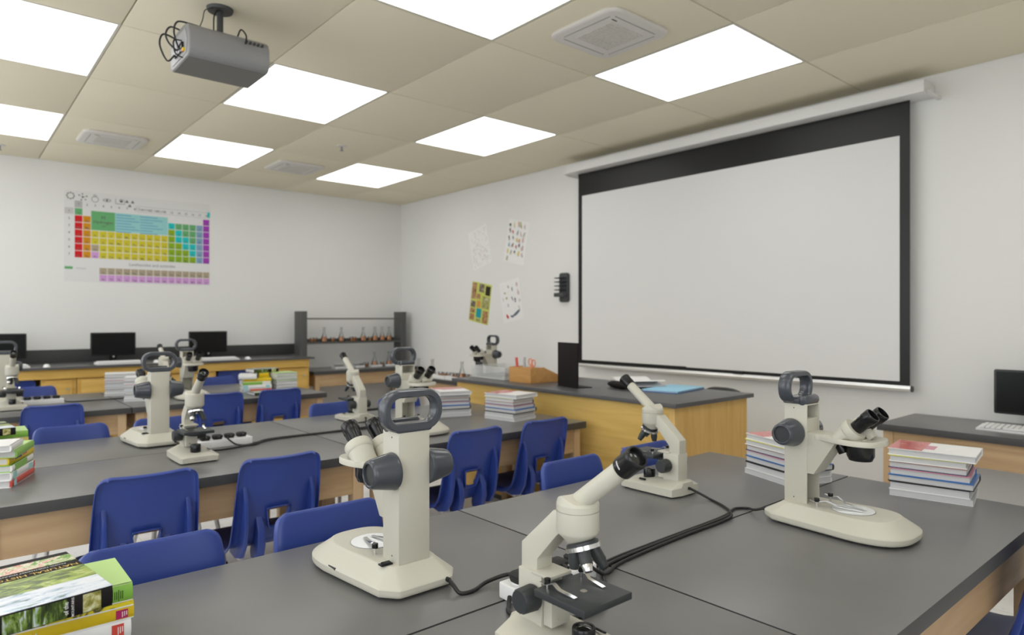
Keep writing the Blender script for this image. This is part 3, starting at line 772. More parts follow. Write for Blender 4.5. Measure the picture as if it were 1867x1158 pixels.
    for s in (-1, 1):
        c_ = MB().cyl((s * .036, .080, .110), (s * .036, .080, .121), .0022, 'chrome', n=10)
        c_.loft([[(x - .0035, y, z), (x + .0035, y, z), (x + .0035, y, z + .001), (x - .0035, y, z + .001)] for x, y, z in ((s * .040, .071, .120), (s * .036, .080, .1165), (s * .034, .091, .1215), (s * .032, .101, .1145), (s * .030, .132, .1112))], 'chrome')
        co = c_.obj('stage_clip', t)
        MB().cyl((s * .036, .080, .119), (s * .036, .080, .1265), .0048, 'scope_black', n=12).obj('clip_knob', co)
    for s in (-1, 1):
        kb = MB(); n = 18; rowsA = []
        prof = [(.0185, .002), (.0192, .005), (.0180, .030), (.0165, .0325)]
        pts = []
        for r, x in prof: pts.append([(s * (.0225 + x), .038 + r * (1 + (.05 if i % 2 else -.03) * (x > .003) * (x < .031)) * math.cos(2 * math.pi * i / (2 * n)), .083 + r * (1 + (.05 if i % 2 else -.03) * (x > .003) * (x < .031)) * math.sin(2 * math.pi * i / (2 * n))) for i in range(2 * n)])
        kb.loft(pts, 'stage_black'); kb.cyl((s * .0215, .038, .083), (s * .0255, .038, .083), .013, 'stage_black', n=20)
        kb.obj('focus_knob', t, angle=50)
    MB().lathe([(.0170, .030), (.0175, .034), (.0175, .056), (.0165, .058), (.0135, .058), (.0130, .0565)], 'scope_black', (0, .119, 0), 28).obj('illuminator', t, angle=40)
    MB().lathe([(.0131, .0566), (.008, .0585), (0, .0592)], 'lens', (0, .119, 0), 24).obj('illuminator_lens', t)
    MB().box((-.047, .108, .0345), (.006, .022, .003), 'scope_black', (0, R(-22), 0)).obj('power_switch', t)
    MB().cyl((.004, -.016, .022), (.004, -.024, .022), .0042, 'cable_black', n=12).obj('cord_grommet', t)
    return t
CM = [((.715, .790), 180, 'single-tube microscope nearest the camera, its tube pointing up to the right'),
      ((1.623, 1.134), 0, 'single-tube microscope on the front table before the bench, tube leaning left'),
      ((.694, 2.665), 180, 'single-tube microscope in the middle row facing us, beside the white power strip'),
      ((1.575, 2.955), 0, 'single-tube microscope in the middle row leaning left, below the glassware shelf'),
      ((.305, 4.735), 180, 'small single-tube microscope at the far left edge, on the back row'),
      ((1.137, 4.795), 0, 'distant single-tube microscope whose tube shows through a stereo microscope handle')]
c0 = make_compound('compound_microscope')
for n, ((x, y), rz, lab) in enumerate(CM):
    if n == 0: c0.location = Vector((x, y, TH)) * K; c0.rotation_euler.z = R(rz); c0['label'] = lab
    else: dup(c0, (x, y, TH), R(rz), lab)

# ------------------------------------------------------------------ teacher bench
BZ = .69
t = thing('teacher_bench', 'long yellow oak teacher bench with black worktop below the projection screen', 'bench', (2.785, 2.60, 0))
MB().b2(-.325, .335, -.845, .85, BZ - .020, BZ, 'counter_top', .0015).obj('worktop', t)
MB().b2(-.300, -.284, -.818, .825, .035, BZ - .020, 'oak_front').obj('front_panel', t)
MB().b2(-.284, .310, -.820, -.804, .035, BZ - .020, 'oak_side').obj('side_panel', t)
MB().b2(-.284, .310, .809, .825, .035, BZ - .020, 'oak_side').obj('side_panel', t)
MB().b2(.294, .310, -.804, .809, .035, BZ - .020, 'oak_front').obj('back_panel', t)
MB().b2(-.302, -.270, -.822, -.790, .035, BZ - .020, 'oak_side', .001).obj('corner_post', t)
MB().b2(-.28, .29, -.80, .80, 0, .036, 'dark_grey').obj('plinth', t)

# chair behind the bench: only its curved back shows over the worktop
t = thing('desk_chair', 'dark chair behind the teacher bench, only its rounded back showing over the worktop', 'chair', (3.46, 2.04, 0))
m = MB(); rows = []
for k in range(13):
    a = -1 + k / 6; z = .688 - .030 * abs(a) ** 3; hw = a * .125
    x = -.155 - .02 * (1 - a * a)
    rows.append([(x, hw, z), (x - .014, hw, z - .004), (x - .010, hw * .96, .46), (x + .004, hw * .96, .46)])
m.loft(rows, 'dark_grey').obj('backrest', t, angle=50)
MB().prism(rrect(.14, .14, .04), .325, .355, 'dark_grey', 'XY', .008, 3).obj('seat', t)
MB().tube(smooth_path([(-.05, 0, .325), (-.14, 0, .33), (-.172, 0, .40), (-.166, 0, .50)]), .012, 'rubber_black').obj('back_bracket', t)
MB().cyl((0, 0, .05), (0, 0, .325), .018, 'rubber_black').obj('gas_column', t)
m = MB()
for k in range(5):
    a = R(72 * k + 10); m.tube([(0, 0, .06), (.17 * math.cos(a), .17 * math.sin(a), .04)], [.016, .010], 'rubber_black')
m.obj('star_base', t)
for k in range(5):
    a = R(72 * k + 10); p = (.17 * math.cos(a), .17 * math.sin(a)); n = Vector((-math.sin(a), math.cos(a), 0)) * .012
    MB().cyl(Vector((*p, .02)) - n, Vector((*p, .02)) + n, .02, 'rubber_black', n=16).obj('caster', t)

# ------------------------------------------------------------------ computer counter along the back wall
CZ = .705
t = thing('computer_counter', 'long dark counter along the back wall carrying three monitors', 'counter', (1.10, 6.24, 0))
MB().b2(-1.60, 1.565, -.300, .309, CZ - .018, CZ, 'counter_top', .0015).obj('worktop', t)
MB().b2(-1.60, 1.525, -.272, -.256, CZ - .088, CZ - .018, 'oak_back').obj('front_rail', t)
struct(MB().b2(-.50, 2.72, 6.532, 6.549, CZ, .812, 'backsplash_dark', .001).obj('trim_1'))
def cabinet(x0, x1, lab, ndoor):
    w = x1 - x0; h = CZ - .090; t = thing('base_cabinet', lab, 'cabinet', ((x0 + x1) / 2, 6.24, 0), 0, 'oak base cabinets under the computer counter')
    MB().b2(-w / 2, w / 2, -.250, .300, .04, h, 'oak_back').obj('body', t)
    MB().b2(-w / 2 + .01, w / 2 - .01, -.225, .28, 0, .04, 'dark_grey').obj('plinth', t)
    dw = (w - .03) / ndoor
    for k in range(ndoor):
        a = -w / 2 + .015 + k * dw
        d = MB().b2(a + .010, a + dw - .010, -.264, -.250, .06, h - .012, 'oak_back', .003).obj('door', t)
        MB().cyl((a + dw - .04, -.264, h - .08), (a + dw - .04, -.278, h - .08), .008, 'aluminium', n=14).obj('knob', d)
    return t
cabinet(-.50, .235, 'oak base cabinet at the far left end of the computer counter', 2)
cabinet(.565, .785, 'narrow oak base cabinet under the counter, below the far-left mouse', 1)
cabinet(.79, 1.795, 'wide oak base cabinet under the second monitor', 2)
cabinet(2.125, 2.630, 'oak base cabinet at the right end of the computer counter', 1)
def monitor(x, y, z, rz, lab, w=.324, h=.192, gap=.055):
    t = thing('computer_monitor', lab, 'monitor', (x, y, z), rz, 'black computer monitors')
    MB().prism(rrect(w / 2, h / 2, .008), -.014, .006, 'monitor_black', 'XZ', .003, 2, Matrix.Translation((0, 0, gap + h / 2))).obj('casing', t)
    MB().b2(-w / 2 + .010, w / 2 - .010, -.0150, -.0138, gap + .010, gap + h - .010, 'screen_glass').obj('screen', t)
    MB().b2(-.03, .03, .006, .018, .008, gap + h * .6, 'monitor_black', .003).obj('stand_neck', t)
    MB().prism(rrect(.085, .06, .02), 0, .008, 'monitor_black', 'XY', .002, 2, Matrix.Translation((0, .004, 0))).obj('stand_base', t)
    MB().cyl((0, -.0145, gap - .006), (0, -.0160, gap - .006), .007, 'aluminium', n=16).obj('badge', t)
    return t
monitor(.342, 6.30, CZ, 0, 'black monitor cut by the left edge, leftmost on the back counter')
monitor(1.083, 6.30, CZ, 0, 'black monitor in the middle of the back counter, below the coloured chart')
monitor(1.822, 6.30, CZ, 0, 'black monitor on the back counter nearest the glassware shelf')
monitor(3.80, .735, TH, R(-90), 'large black monitor at the right edge on the side computer table', .34, .208, .060)
def keyboard(x, y, z, rz, lab):
    t = thing('keyboard', lab, 'keyboard', (x, y, z), rz, 'white keyboards')
    MB().loft([[(a, -.055, b) for a, b in ((-.165, .0), (.165, 0), (.165, .007), (-.165, .007))], [(a, .055, b) for a, b in ((-.165, 0), (.165, 0), (.165, .018), (-.165, .018))]], 'white_plastic').obj('case', t)
    k = MB()
    for r in range(5):
        for c in range(15):
            xx = -.150 + c * .0202; yy = -.042 + r * .0195; zz = .0125 + (yy + .055) * .1
            if r == 0 and 4 <= c <= 9: continue
            k.box((xx + .009, yy, zz), (.0165, .0155, .007), 'white_plastic', (R(5.7), 0, 0), .0012, 1)
    k.box((-.005, -.042, .0138), (.118, .0155, .007), 'white_plastic', (R(5.7), 0, 0), .0012, 1)
    k.obj('keys', t)
    return t
keyboard(.335, 6.05, CZ, R(3), 'white keyboard at the left edge, in front of the leftmost monitor')
keyboard(1.085, 6.07, CZ, 0, 'white keyboard in front of the middle back-counter monitor')
keyboard(1.835, 6.05, CZ, 0, 'white keyboard in front of the monitor nearest the glassware shelf')
keyboard(3.655, .765, TH, R(-90), 'white keyboard on the side table at the right edge of the picture')
def mouse(x, y, lab):
    t = thing('computer_mouse', lab, 'mouse', (x, y, CZ), 0, 'white computer mice')
    m = MB(); rows = []
    for k in range(9):
        u = -1 + k / 4; hw = .024 * math.sqrt(max(.08, 1 - u * u * .9)); h = .022 * (1 - .75 * u * u) + .003
        rows.append([(hw * math.cos(R(a)), u * .042, max(.001, h * math.sin(R(a)))) for a in (0, 30, 60, 90, 120, 150, 180)])
    m.loft(rows, 'white_plastic').obj('shell', t, angle=70)
    MB().b2(-.003, .003, .016, .028, .012, .0225, 'grey_plastic', .001).obj('scroll_wheel', t)
mouse(.60, 5.99, 'white mouse between the leftmost and middle keyboards')
mouse(1.345, 6.03, 'white mouse right of the middle keyboard')
mouse(2.07, 6.00, 'white mouse right of the keyboard nearest the glassware shelf')

# ------------------------------------------------------------------ glassware shelf on the corner table
t = thing('bench_shelf', 'dark grey two-post glassware shelf standing on the back corner table', 'shelf', (3.28, 6.37, TH))
for s in (-1, 1): MB().b2(s * .567 - .034, s * .567 + .034, -.075, .075, 0, .578, 'shelf_grey', .002).obj('post', t)
MB().b2(-.533, .533, -.075, -.068, .496, .510, 'shelf_grey', .001).obj('top_rail', t)
MB().b2(-.533, .533, -.070, .074, .250, .268, 'shelf_grey', .001).obj('shelf_board', t)
MB().b2(-.533, .533, .066, .074, .268, .300, 'shelf_grey', .001).obj('back_lip', t)
def make_flask():
    t = thing('conical_flask', '', 'flask', (0, 0, 0), 0, 'conical flasks of amber liquid')
    MB().lathe([(0, .001), (.034, .001), (.038, .004), (.0375, .012), (.0115, .095), (.0105, .100), (.0105, .140), (.0135, .146), (.0150, .148), (.0130, .1485), (.0095, .143), (.0092, .100), (.0102, .094), (.0355, .012), (.034, .005), (0, .004)], 'flask_glass', (0, 0, 0), 28).obj('glass_body', t, angle=60)
    MB().lathe([(0, .0052), (.0332, .0062), (.0345, .012), (.0228, .052), (0, .0522)], 'amber', (0, 0, 0), 28).obj('liquid', t)
    return t
def make_beaker():
    t = thing('small_beaker', '', 'beaker', (0, 0, 0), 0, 'small amber beakers')
    MB().lathe([(0, .0005), (.0175, .0005), (.019, .003), (.019, .042), (.0215, .046), (.0205, .0465), (.0175, .042), (.0175, .004), (0, .003)], 'flask_glass', (0, 0, 0), 24).obj('glass_body', t, angle=60)
    MB().lathe([(0, .0036), (.0168, .0042), (.0168, .033), (0, .0332)], 'amber', (0, 0, 0), 24).obj('liquid', t)
    MB().tube(smooth_path([(.018, 0, .036), (.030, 0, .034), (.031, 0, .016), (.018, 0, .012)], 4), .0022, 'amber', 8).obj('handle', t)
    return t
fl0 = make_flask(); bk0 = make_beaker(); first = {'f': True, 'b': True}
ORD = ['first', 'second', 'third', 'fourth', 'fifth', 'sixth', 'seventh', 'eighth']
def put(kind, loc, rz, lab, grp):
    src = fl0 if kind == 'f' else bk0
    if first[kind]:
        first[kind] = False; src.location = Vector(loc) * K; src.rotation_euler.z = rz; src['label'] = lab; src['group'] = grp; return src
    return dup(src, loc, rz, lab, grp)
for k, x in enumerate((2.957, 3.144, 3.395, 3.533, 3.621, 3.705)):
    put('f', (x, 6.365, TH + .268), k, ORD[k] + ' amber-filled conical flask from the left on the dark shelf', 'flasks on the dark shelf')
for k, (x, y) in enumerate(((2.82, 6.35), (2.868, 6.385), (3.043, 6.36), (3.248, 6.34), (3.298, 6.385), (3.462, 6.345))):
    put('b', (x, y, TH + .268), R(200 + 37 * k), ORD[k] + ' small amber beaker from the left on the dark shelf', 'beakers on the dark shelf')
def make_tray(loc, lab, L=.125, W=.09, rz=0, H=.020):
    t = thing('white_tray', lab, 'tray', loc, rz, 'white lab trays')
    m = MB().b2(-L / 2, L / 2, -W / 2, W / 2, 0, .004, 'tray_white')
    for s in (-1, 1):
        m.b2(-L / 2, L / 2, s * (W / 2 - .002) - .002, s * (W / 2 - .002) + .002, .004, H, 'tray_white')
        m.b2(s * (L / 2 - .002) - .002, s * (L / 2 - .002) + .002, -W / 2 + .004, W / 2 - .004, .004, H, 'tray_white')
    m.obj('tray_body', t)
    MB().ring((0, 0, H - .001), (0, 0, H + .0005), .001, .0005, 'tray_white', 6) if False else None
    return t
make_tray((3.065, 6.25, TH), 'white tray of small vials at the left on the corner table')
make_tray((3.290, 6.27, TH), 'white tray of vials on the corner table, partly behind the tilted microscope tube', .10)
make_tray((3.480, 6.27, TH), 'white tray holding a flask on the corner table, right of the loose beakers')
make_tray((3.650, 6.27, TH), 'white tray holding a flask on the corner table, nearest the room corner')
def make_vial():
    t = thing('small_vial', '', 'vial', (0, 0, 0), 0, 'clear vials in the white trays')
    MB().lathe([(0, .0005), (.0075, .0005), (.0080, .002), (.0080, .030), (.0060, .034), (.0060, .038), (.0050, .038), (.0066, .030), (.0066, .003), (0, .002)], 'flask_glass', (0, 0, 0), 14).obj('glass_body', t, angle=60)
    MB().cyl((0, 0, .038), (0, 0, .043), .0068, 'tray_white', n=14).obj('cap', t)
    return t
vi0 = make_vial(); n = 0
for cx, cy, tl in ((3.065, 6.25, 'leftmost white tray'), (3.290, 6.27, 'tray behind the tilted microscope tube')):
    for k in range(8):
        loc = (cx - .042 + (k % 4) * .026, cy - .018 + (k // 4) * .036, TH + .004)
        lab = '%s vial from the left, %s row, in the %s' % (ORD[k % 4], 'front' if k < 4 else 'rear', tl)
        if n == 0: vi0.location = Vector(loc) * K; vi0['label'] = lab
        else: dup(vi0, loc, 0, lab)
        n += 1
put('f', (3.480, 6.275, TH + .004), 0, 'amber-filled conical flask in the white tray right of the loose beakers', 'flasks on the corner table')
put('f', (3.655, 6.275, TH + .004), 1, 'amber-filled conical flask in the white tray nearest the room corner', 'flasks on the corner table')
put('b', (3.352, 6.31, TH), 2.4, 'small amber beaker with handle on the corner table, left of its dark neighbour', 'beakers on the corner table')
put('b', (3.401, 6.30, TH), .4, 'dark amber beaker on the corner table, left of the flask tray', 'beakers on the corner table')
put('b', (3.565, 6.26, TH), 2.0, 'small amber beaker on the corner table between the two flask trays', 'beakers on the corner table')
# table along the screen wall
for k, (y, lab) in enumerate(((4.905, 'white tray of amber flasks on the wall table, farthest from the bench'), (4.670, 'white tray of amber flasks on the wall table, middle of three'), (4.435, 'white tray of amber flasks on the wall table, next to the wire basket'))):
    make_tray((3.245, y, TH), lab, .22, .14, R(90), .030)
for k, (x, y, z, lab) in enumerate(((3.25, 5.065, 0, 'tall conical flask on the wall table, leftmost, above a microscope eyepiece'), (3.25, 4.845, .004, 'tall conical flask on the wall table, second from the left'), (3.25, 4.411, .004, 'tall conical flask on the wall table, just left of the wire basket'))):
    put('f', (x, y, TH + z), k, lab, 'flasks on the wall table')
for k, (x, y, z, lab) in enumerate(((3.255, 4.730, .004, 'amber beaker in the middle tray of the wall table, left one'), (3.255, 4.660, .004, 'amber beaker in the middle tray of the wall table, middle one'), (3.245, 4.595, .004, 'amber beaker in the middle tray of the wall table, right one'), (3.255, 4.515, .004, 'amber beaker at the left end of the nearest wall-table tray'), (3.225, 4.470, .004, 'amber beaker beside the flask in the nearest wall-table tray'), (3.255, 4.352, .004, 'amber beaker at the basket end of the nearest wall-table tray'), (3.255, 4.935, .004, 'amber beaker in the farthest tray of the wall table'))):
    put('b', (x, y, TH + z), 1.1 * k, lab, 'beakers on the wall table')
t = thing('specimen_jar', 'black round jar on the stage of the microscope behind the wire basket', 'jar', (3.197, 4.115, TH + .0515))
MB().cyl((0, 0, 0), (0, 0, .105), .029, 'stage_black', n=28, bev=.002).obj('jar_body', t)
MB().cyl((0, 0, .105), (0, 0, .118), .0305, 'dark_grey', n=28, bev=.002).obj('lid', t)

# ------------------------------------------------------------------ things on the teacher bench
t = thing('wire_basket', 'shallow silver wire basket at the left end of the teacher bench', 'basket', (2.765, 3.285, BZ))
m = MB(); L, W, H = .165, .145, .072
for z in (.002, H): m.tube([(-W, -L, z), (W, -L, z), (W, L, z), (-W, L, z), (-W, -L, z)], .0025, 'wire', 6)
m.obj('rim', t)
m = MB(); rb = random.Random(3)
N = 22
for k in range(N + 1):
    y = -L + 2 * L * k / N; m.tube([(-W, y, H), (-W, y, .002), (W, y, .002), (W, y, H)], .0024, 'wire', 4, False)
for k in range(20):
    x = -W + 2 * W * k / 19; m.tube([(x, -L, H), (x, -L, .002), (x, L, .002), (x, L, H)], .0024, 'wire', 4, False)
for k in range(1, 7):
    z = H * k / 7; m.tube([(-W, -L, z), (W, -L, z), (W, L, z), (-W, L, z), (-W, -L, z)], .0024, 'wire', 4, False)
m.obj('wire_mesh', t)
t = thing('stack_of_papers', 'loose printed papers lying inside the silver wire basket', 'papers', (2.765, 3.285, BZ + .004)); t['kind'] = 'stuff'
for k in range(3):
    MB().box((rb.uniform(-.02, .02), rb.uniform(-.02, .02), .003 + .005 * k), (.20, .25, .004), ('cv_grey', 'paper', 'dark_grey')[k], (0, 0, R(rb.uniform(-8, 8)))).obj('sheet', t)
t = thing('desk_organizer', 'wooden desk organizer with sloping side holding pens on the teacher bench', 'organizer', (2.715, 2.945, BZ))
pr = [(-.125, 0), (.130, 0), (.130, .030), (-.020, .090), (-.125, .090)]
for y in (-.096, .088): MB().prism(pr, y, y + .008, 'organizer_wood', 'XZ', .0015).obj('side_panel', t)
MB().b2(-.125, -.117, -.088, .088, 0, .090, 'organizer_wood', .001).obj('front_panel', t)
MB().b2(.122, .130, -.088, .088, 0, .030, 'organizer_wood', .001).obj('back_panel', t)
MB().b2(-.117, .122, -.088, .088, 0, .006, 'organizer_wood').obj('bottom', t)
MB().b2(-.045, -.037, -.088, .088, .006, .088, 'organizer_wood').obj('divider', t)
t = thing('marker_pen', 'red marker standing in the wooden desk organizer', 'marker', (2.630, 3.000, BZ + .007))
MB().cyl((0, 0, 0), (0, .012, .080), .0065, 'white_plastic', n=14).obj('barrel', t)
MB().cyl((0, .012, .080), (0, .020, .137), .0082, 'cv_red', n=14, bev=.001).obj('cap', t)
t = thing('grey_pencil', 'flat grey pencil standing in the desk organizer between marker and scissors', 'pencil', (2.628, 2.945, BZ + .007))
MB().b2(-.004, .004, -.007, .007, 0, .060, 'scissor_orange').obj('grip', t)
MB().b2(-.004, .004, -.007, .007, .060, .142, 'pencil_grey', .001).obj('barrel', t)
t = thing('scissors', 'orange-handled scissors standing in the wooden desk organizer', 'scissors', (2.632, 2.885, BZ + .007))
MB().prism([(-.004, .012), (.006, .012), (.010, .085), (-.008, .085)], -.0015, .0015, 'chrome', 'YZ').obj('blade', t)
MB().prism([(-.010, .080), (.012, .080), (.008, .100), (-.006, .100)], -.004, .004, 'scissor_orange', 'YZ', .001).obj('hinge', t)
for s, cy, cz in ((1, .014, .116), (-1, -.016, .110)):
    pth = [(0, cy + .0135 * math.cos(R(a)), cz + .019 * math.sin(R(a))) for a in range(0, 361, 24)]
    MB().tube(pth, .0036, 'scissor_orange', 8).obj('finger_loop', t)
t = thing('display_panel', 'tall black upright panel on a flat foot standing on the teacher bench', 'panel', (2.62, 2.577, BZ), R(-11))
MB().b2(-.005, .005, -.094, .094, .004, .245, 'ink_black', .001).obj('upright', t)
MB().b2(-.008, .095, -.094, .094, 0, .0042, 'ink_black', .001).obj('foot', t)
def page_loft(rows, name, parent, mat):
    m = MB(); m.loft(rows, mat); return m.obj(name, parent, angle=60)
t = thing('open_magazine', 'open white magazine with curled pages on the teacher bench, left of the blue folder', 'magazine', (2.945, 2.36, BZ), R(62))
for s in (-1, 1):
    rows = []
    for k in range(10):
        u = k / 9; x = s * u * .155; z = .005 + .022 * math.sin(math.pi * min(1, u * 1.15)) * (1 - .35 * u) + (.012 * (u - .8) / .2 if u > .8 else 0)
        rows.append([(x, -.105, max(.001, z - .004 - .010 * (1 - u))), (x, .105, max(.001, z - .004 - .010 * (1 - u))), (x, .105, z), (x, -.105, z)])
    page_loft(rows, 'page_stack', t, 'page_block')
    rows = []
    for k in range(8):
        u = k / 7; x = s * (.01 + u * .135); z = .012 + .030 * math.sin(math.pi * .62 * u)
        rows.append([(x, -.104, z), (x, .104, z), (x, .104, z + .0012), (x, -.104, z + .0012)])
    page_loft(rows, 'curled_page', t, 'paper')
t = thing('pencil_case', 'dark patterned pencil case lying in front of the open white magazine', 'pencil case', (2.770, 2.345, BZ), R(74))
m = MB(); rows = []
for k in range(9):
    u = -1 + k / 4; r = .020 * max(.35, (1 - u ** 4)) ** .5
    rows.append([(u * .085, r * 1.25 * math.cos(R(a)), .0205 + r * math.sin(R(a))) for a in range(0, 360, 30)])
m.loft(rows, 'ink_black').obj('pouch', t, angle=60)
MB().box((-.045, -.0215, .028), (.020, .003, .012), 'cv_red', (R(-20), 0, 0)).box((-.012, -.0228, .027), (.022, .003, .009), 'cv_brown', (R(-20), 0, 0)).box((.030, -.0225, .027), (.016, .003, .009), 'pencil_grey', (R(-20), 0, 0)).obj('printed_patch', t)
MB().b2(-.07, .07, -.002, .002, .0395, .0425, 'pencil_grey').obj('zip', t)
t = thing('paper_folder', 'light blue folder lying flat on the teacher bench worktop', 'folder', (2.945, 2.115, BZ), R(10))
MB().b2(-.165, .165, -.100, .100, 0, .0035, 'folder_edge', .0008).obj('rear_cover', t)
MB().b2(-.160, .160, -.096, .096, .0035, .008, 'paper').obj('paper_sheets', t)
MB().b2(-.166, .166, -.101, .101, .008, .0115, 'folder_blue', .0008).obj('front_cover', t)

# ------------------------------------------------------------------ projection screen
t = thing('projection_screen', 'large pull-down projection screen with black border on the right wall', 'projection screen', (3.90, 2.495, 0))
MB().b2(-.098, .069, -1.290, 1.277, 2.226, 2.288, 'casing_white', .003).obj('casing', t)
for s in (-1, 1): MB().prism([(-.06, 2.213), (.069, 2.213), (.069, 2.226), (-.098, 2.226)], -.012 + s * 1.30 - .006, s * 1.30 + .006 - .006, 'casing_white', 'XZ').obj('end_bracket', t)
sc_ = MB().b2(-.0008, .0008, -1.193, 1.223, .708, 2.235, 'screen_black').obj('border_cloth', t)
MB().b2(-.0022, -.0009, -1.143, 1.181, .731, 2.047, 'screen_white').obj('white_surface', t)
MB().cyl((0, -1.200, .694), (0, 1.228, .694), .015, 'aluminium', n=24).b2(-.012, .006, -1.198, 1.226, .700, .7095, 'aluminium', .002).obj('bottom_bar', t)
for y in (-1.203, 1.231): MB().cyl((0, y - .004, .694), (0, y + .004, .694), .0165, 'dark_grey', n=20).obj('bar_end_cap', t)
MB().b2(-.018, -.010, -.235, -.165, .7085, .732, 'screen_black', .002).obj('pull_tab', t)
MB().b2(-.0035, -.0024, .20, 1.181, .729, .7365, 'screen_black').obj('hem_strip', t)

# wall rack left of the screen
t = thing('wall_pen_rack', 'dark grey ribbed rack fixed to the wall left of the projection screen', 'wall rack', (3.966, 3.93, 1.325))
MB().prism(rrect(.050, .122, .022), -.026, 0, 'dark_grey', 'YZ', .004).obj('back_plate', t)
for k in range(5): MB().b2(-.072, -.026, -.042, .062, .075 - k * .033, .083 - k * .033, 'rubber_black', .002).obj('rib', t)
MB().b2(-.075, -.026, -.044, .066, -.078, -.045, 'dark_grey', .006).obj('ledge', t)

# ------------------------------------------------------------------ wall posters (on the screen wall)
def wall_sheet(name, cy, cz, w, h, ang, lab, paper):
    t = thing(name, lab, 'poster', (3.9685, cy, cz), 0, 'tilted posters on the screen wall')
    M = Matrix.Rotation(R(-90), 4, 'Z') @ Matrix.Rotation(R(90), 4, 'X') @ Matrix.Rotation(R(ang), 4, 'Z')
    m = MB().box((0, 0, 0), (w, h, .0012), paper); bmesh.ops.transform(m.bm, matrix=M, verts=m.bm.verts); m.obj('sheet', t)
    return t, M
def blob(m, M, x, y, rx, ry, a, mat, n=12, jag=.25, r=rnd):
    pts = []
    for k in range(n):
        q = 2 * math.pi * k / n; f = 1 + r.uniform(-jag, jag)
        px, py = rx * f * math.cos(q), ry * f * math.sin(q)
        pts.append(M @ Vector((x + px * math.cos(R(a)) - py * math.sin(R(a)), y + px * math.sin(R(a)) + py * math.cos(R(a)), .0009)))
    m.poly(pts, mat)
for k, v in dict(p_rose=(.58, .38, .40), p_mauve=(.50, .45, .55), p_greyline=(.48, .48, .50), p_black=(.05, .05, .06), p_yellow=(.70, .55, .10), p_orange=(.60, .28, .08), p_green=(.22, .32, .06), p_sky=(.18, .40, .55),
                 p_brown=(.22, .12, .07), p_red=(.55, .04, .05), p_slate=(.10, .12, .18), p_pink=(.62, .42, .42), p_lime=(.56, .60, .13), p_aqua=(.02, .33, .38), p_dark=(.03, .025, .02), p_rust=(.30, .12, .03)).items():
    plain(k, v, .6, spec=.2, var=.08)
r2 = random.Random(11)
t, M = wall_sheet('illustrated_poster', 5.098, 1.755, .292, .384, 14, 'tilted white poster of faint pink drawings, upper left of the four', 'paper')
m = MB()
for k in range(170):
    blob(m, M, r2.uniform(-.128, .128), r2.uniform(-.175, .165), r2.uniform(.003, .010), r2.uniform(.0015, .004), r2.uniform(0, 180), r2.choice(['p_rose', 'p_mauve', 'p_greyline', 'p_pink']), 6, .3, r2)
m.obj('drawing_pattern', t)
t, M = wall_sheet('illustrated_poster', 4.555, 1.760, .294, .390, -13, 'tilted white poster of colourful little animals, upper right of the four', 'paper')
m = MB(); cols = ['p_black', 'p_yellow', 'p_orange', 'p_green', 'p_sky', 'p_brown', 'p_red', 'p_slate', 'p_pink', 'p_yellow', 'p_black']
for k in range(26):
    x = -.11 + (k % 5) * .05 + r2.uniform(-.012, .012); y = .15 - (k // 5) * .062 + r2.uniform(-.012, .012)
    c_ = cols[k % len(cols)] if x < .06 else r2.choice(['p_pink', 'p_greyline', 'p_brown'])
    blob(m, M, x, y, r2.uniform(.007, .013), r2.uniform(.014, .028), r2.uniform(-30, 30), c_, 9, .45, r2)
    blob(m, M, x + .008, y - .015, .004, .010, r2.uniform(-60, 60), r2.choice(cols), 7, .3, r2)
m.obj('animal_pattern', t)
t, M = wall_sheet('photo_poster', 5.093, 1.216, .306, .388, -9.7, 'tilted yellow-green poster of animal photographs, lower left of the four', 'p_lime')
m = MB()
def tile(x0, x1, y0, y1, mt): m.poly([M @ Vector((a, b, .0010)) for a, b in ((x0, y0), (x1, y0), (x1, y1), (x0, y1))], mt)
for a in ((-.145, -.075, .025, .185, 'photo_brown'), (-.035, .045, .105, .185, 'photo_dark'), (.065, .140, .085, .175, 'p_dark'), (-.065, -.005, .035, .085, 'photo_brown'), (.030, .140, -.045, .070, 'photo_green'),
          (-.145, -.070, -.055, .005, 'photo_dark'), (-.050, .010, -.045, .020, 'p_orange'), (-.145, -.070, -.110, -.065, 'photo_brown'), (-.045, .035, -.145, -.055, 'p_aqua'), (.060, .140, -.185, -.065, 'photo_brown'),
          (-.145, -.070, -.180, -.120, 'photo_brown'), (-.045, .035, -.185, -.155, 'photo_green')): tile(*a)
blob(m, M, .105, .125, .022, .030, 20, 'p_rust'); blob(m, M, -.002, -.105, .012, .026, -20, 'p_dark'); blob(m, M, .075, .018, .012, .030, 30, 'p_dark'); blob(m, M, .010, .145, .014, .024, 0, 'p_greyline'); blob(m, M, -.02, -.015, .014, .018, 0, 'p_green')
m.obj('photograph_pattern', t)
t, M = wall_sheet('illustrated_poster', 4.629, 1.229, .282, .378, 10.5, 'tilted white poster with a dark whale shape, lower right of the four', 'paper')
m = MB()
for x, y, rx, ry, a, c_ in ((-.02, .135, .006, .016, 10, 'p_black'), (.03, .10, .006, .026, 0, 'p_slate'), (-.075, .085, .012, .008, -30, 'p_green'), (-.06, .035, .012, .010, 20, 'p_green'), (.02, .015, .006, .026, 25, 'p_slate'),
                            (.055, -.005, .008, .022, 0, 'p_black'), (.10, .13, .012, .020, 0, 'p_rose'), (.11, .055, .014, .030, 10, 'p_pink'), (-.11, .03, .005, .018, 0, 'p_greyline'), (.115, -.02, .010, .012, 0, 'p_greyline'),
                            (-.05, -.035, .010, .018, 0, 'p_greyline'), (.05, -.125, .075, .013, 22, 'p_slate'), (-.015, -.145, .018, .010, -30, 'p_slate'), (-.075, -.135, .012, .024, 25, 'p_red'), (.10, -.09, .006, .03, 10, 'p_greyline')):
    blob(m, M, x, y, rx, ry, a, c_, 12, .28, r2)
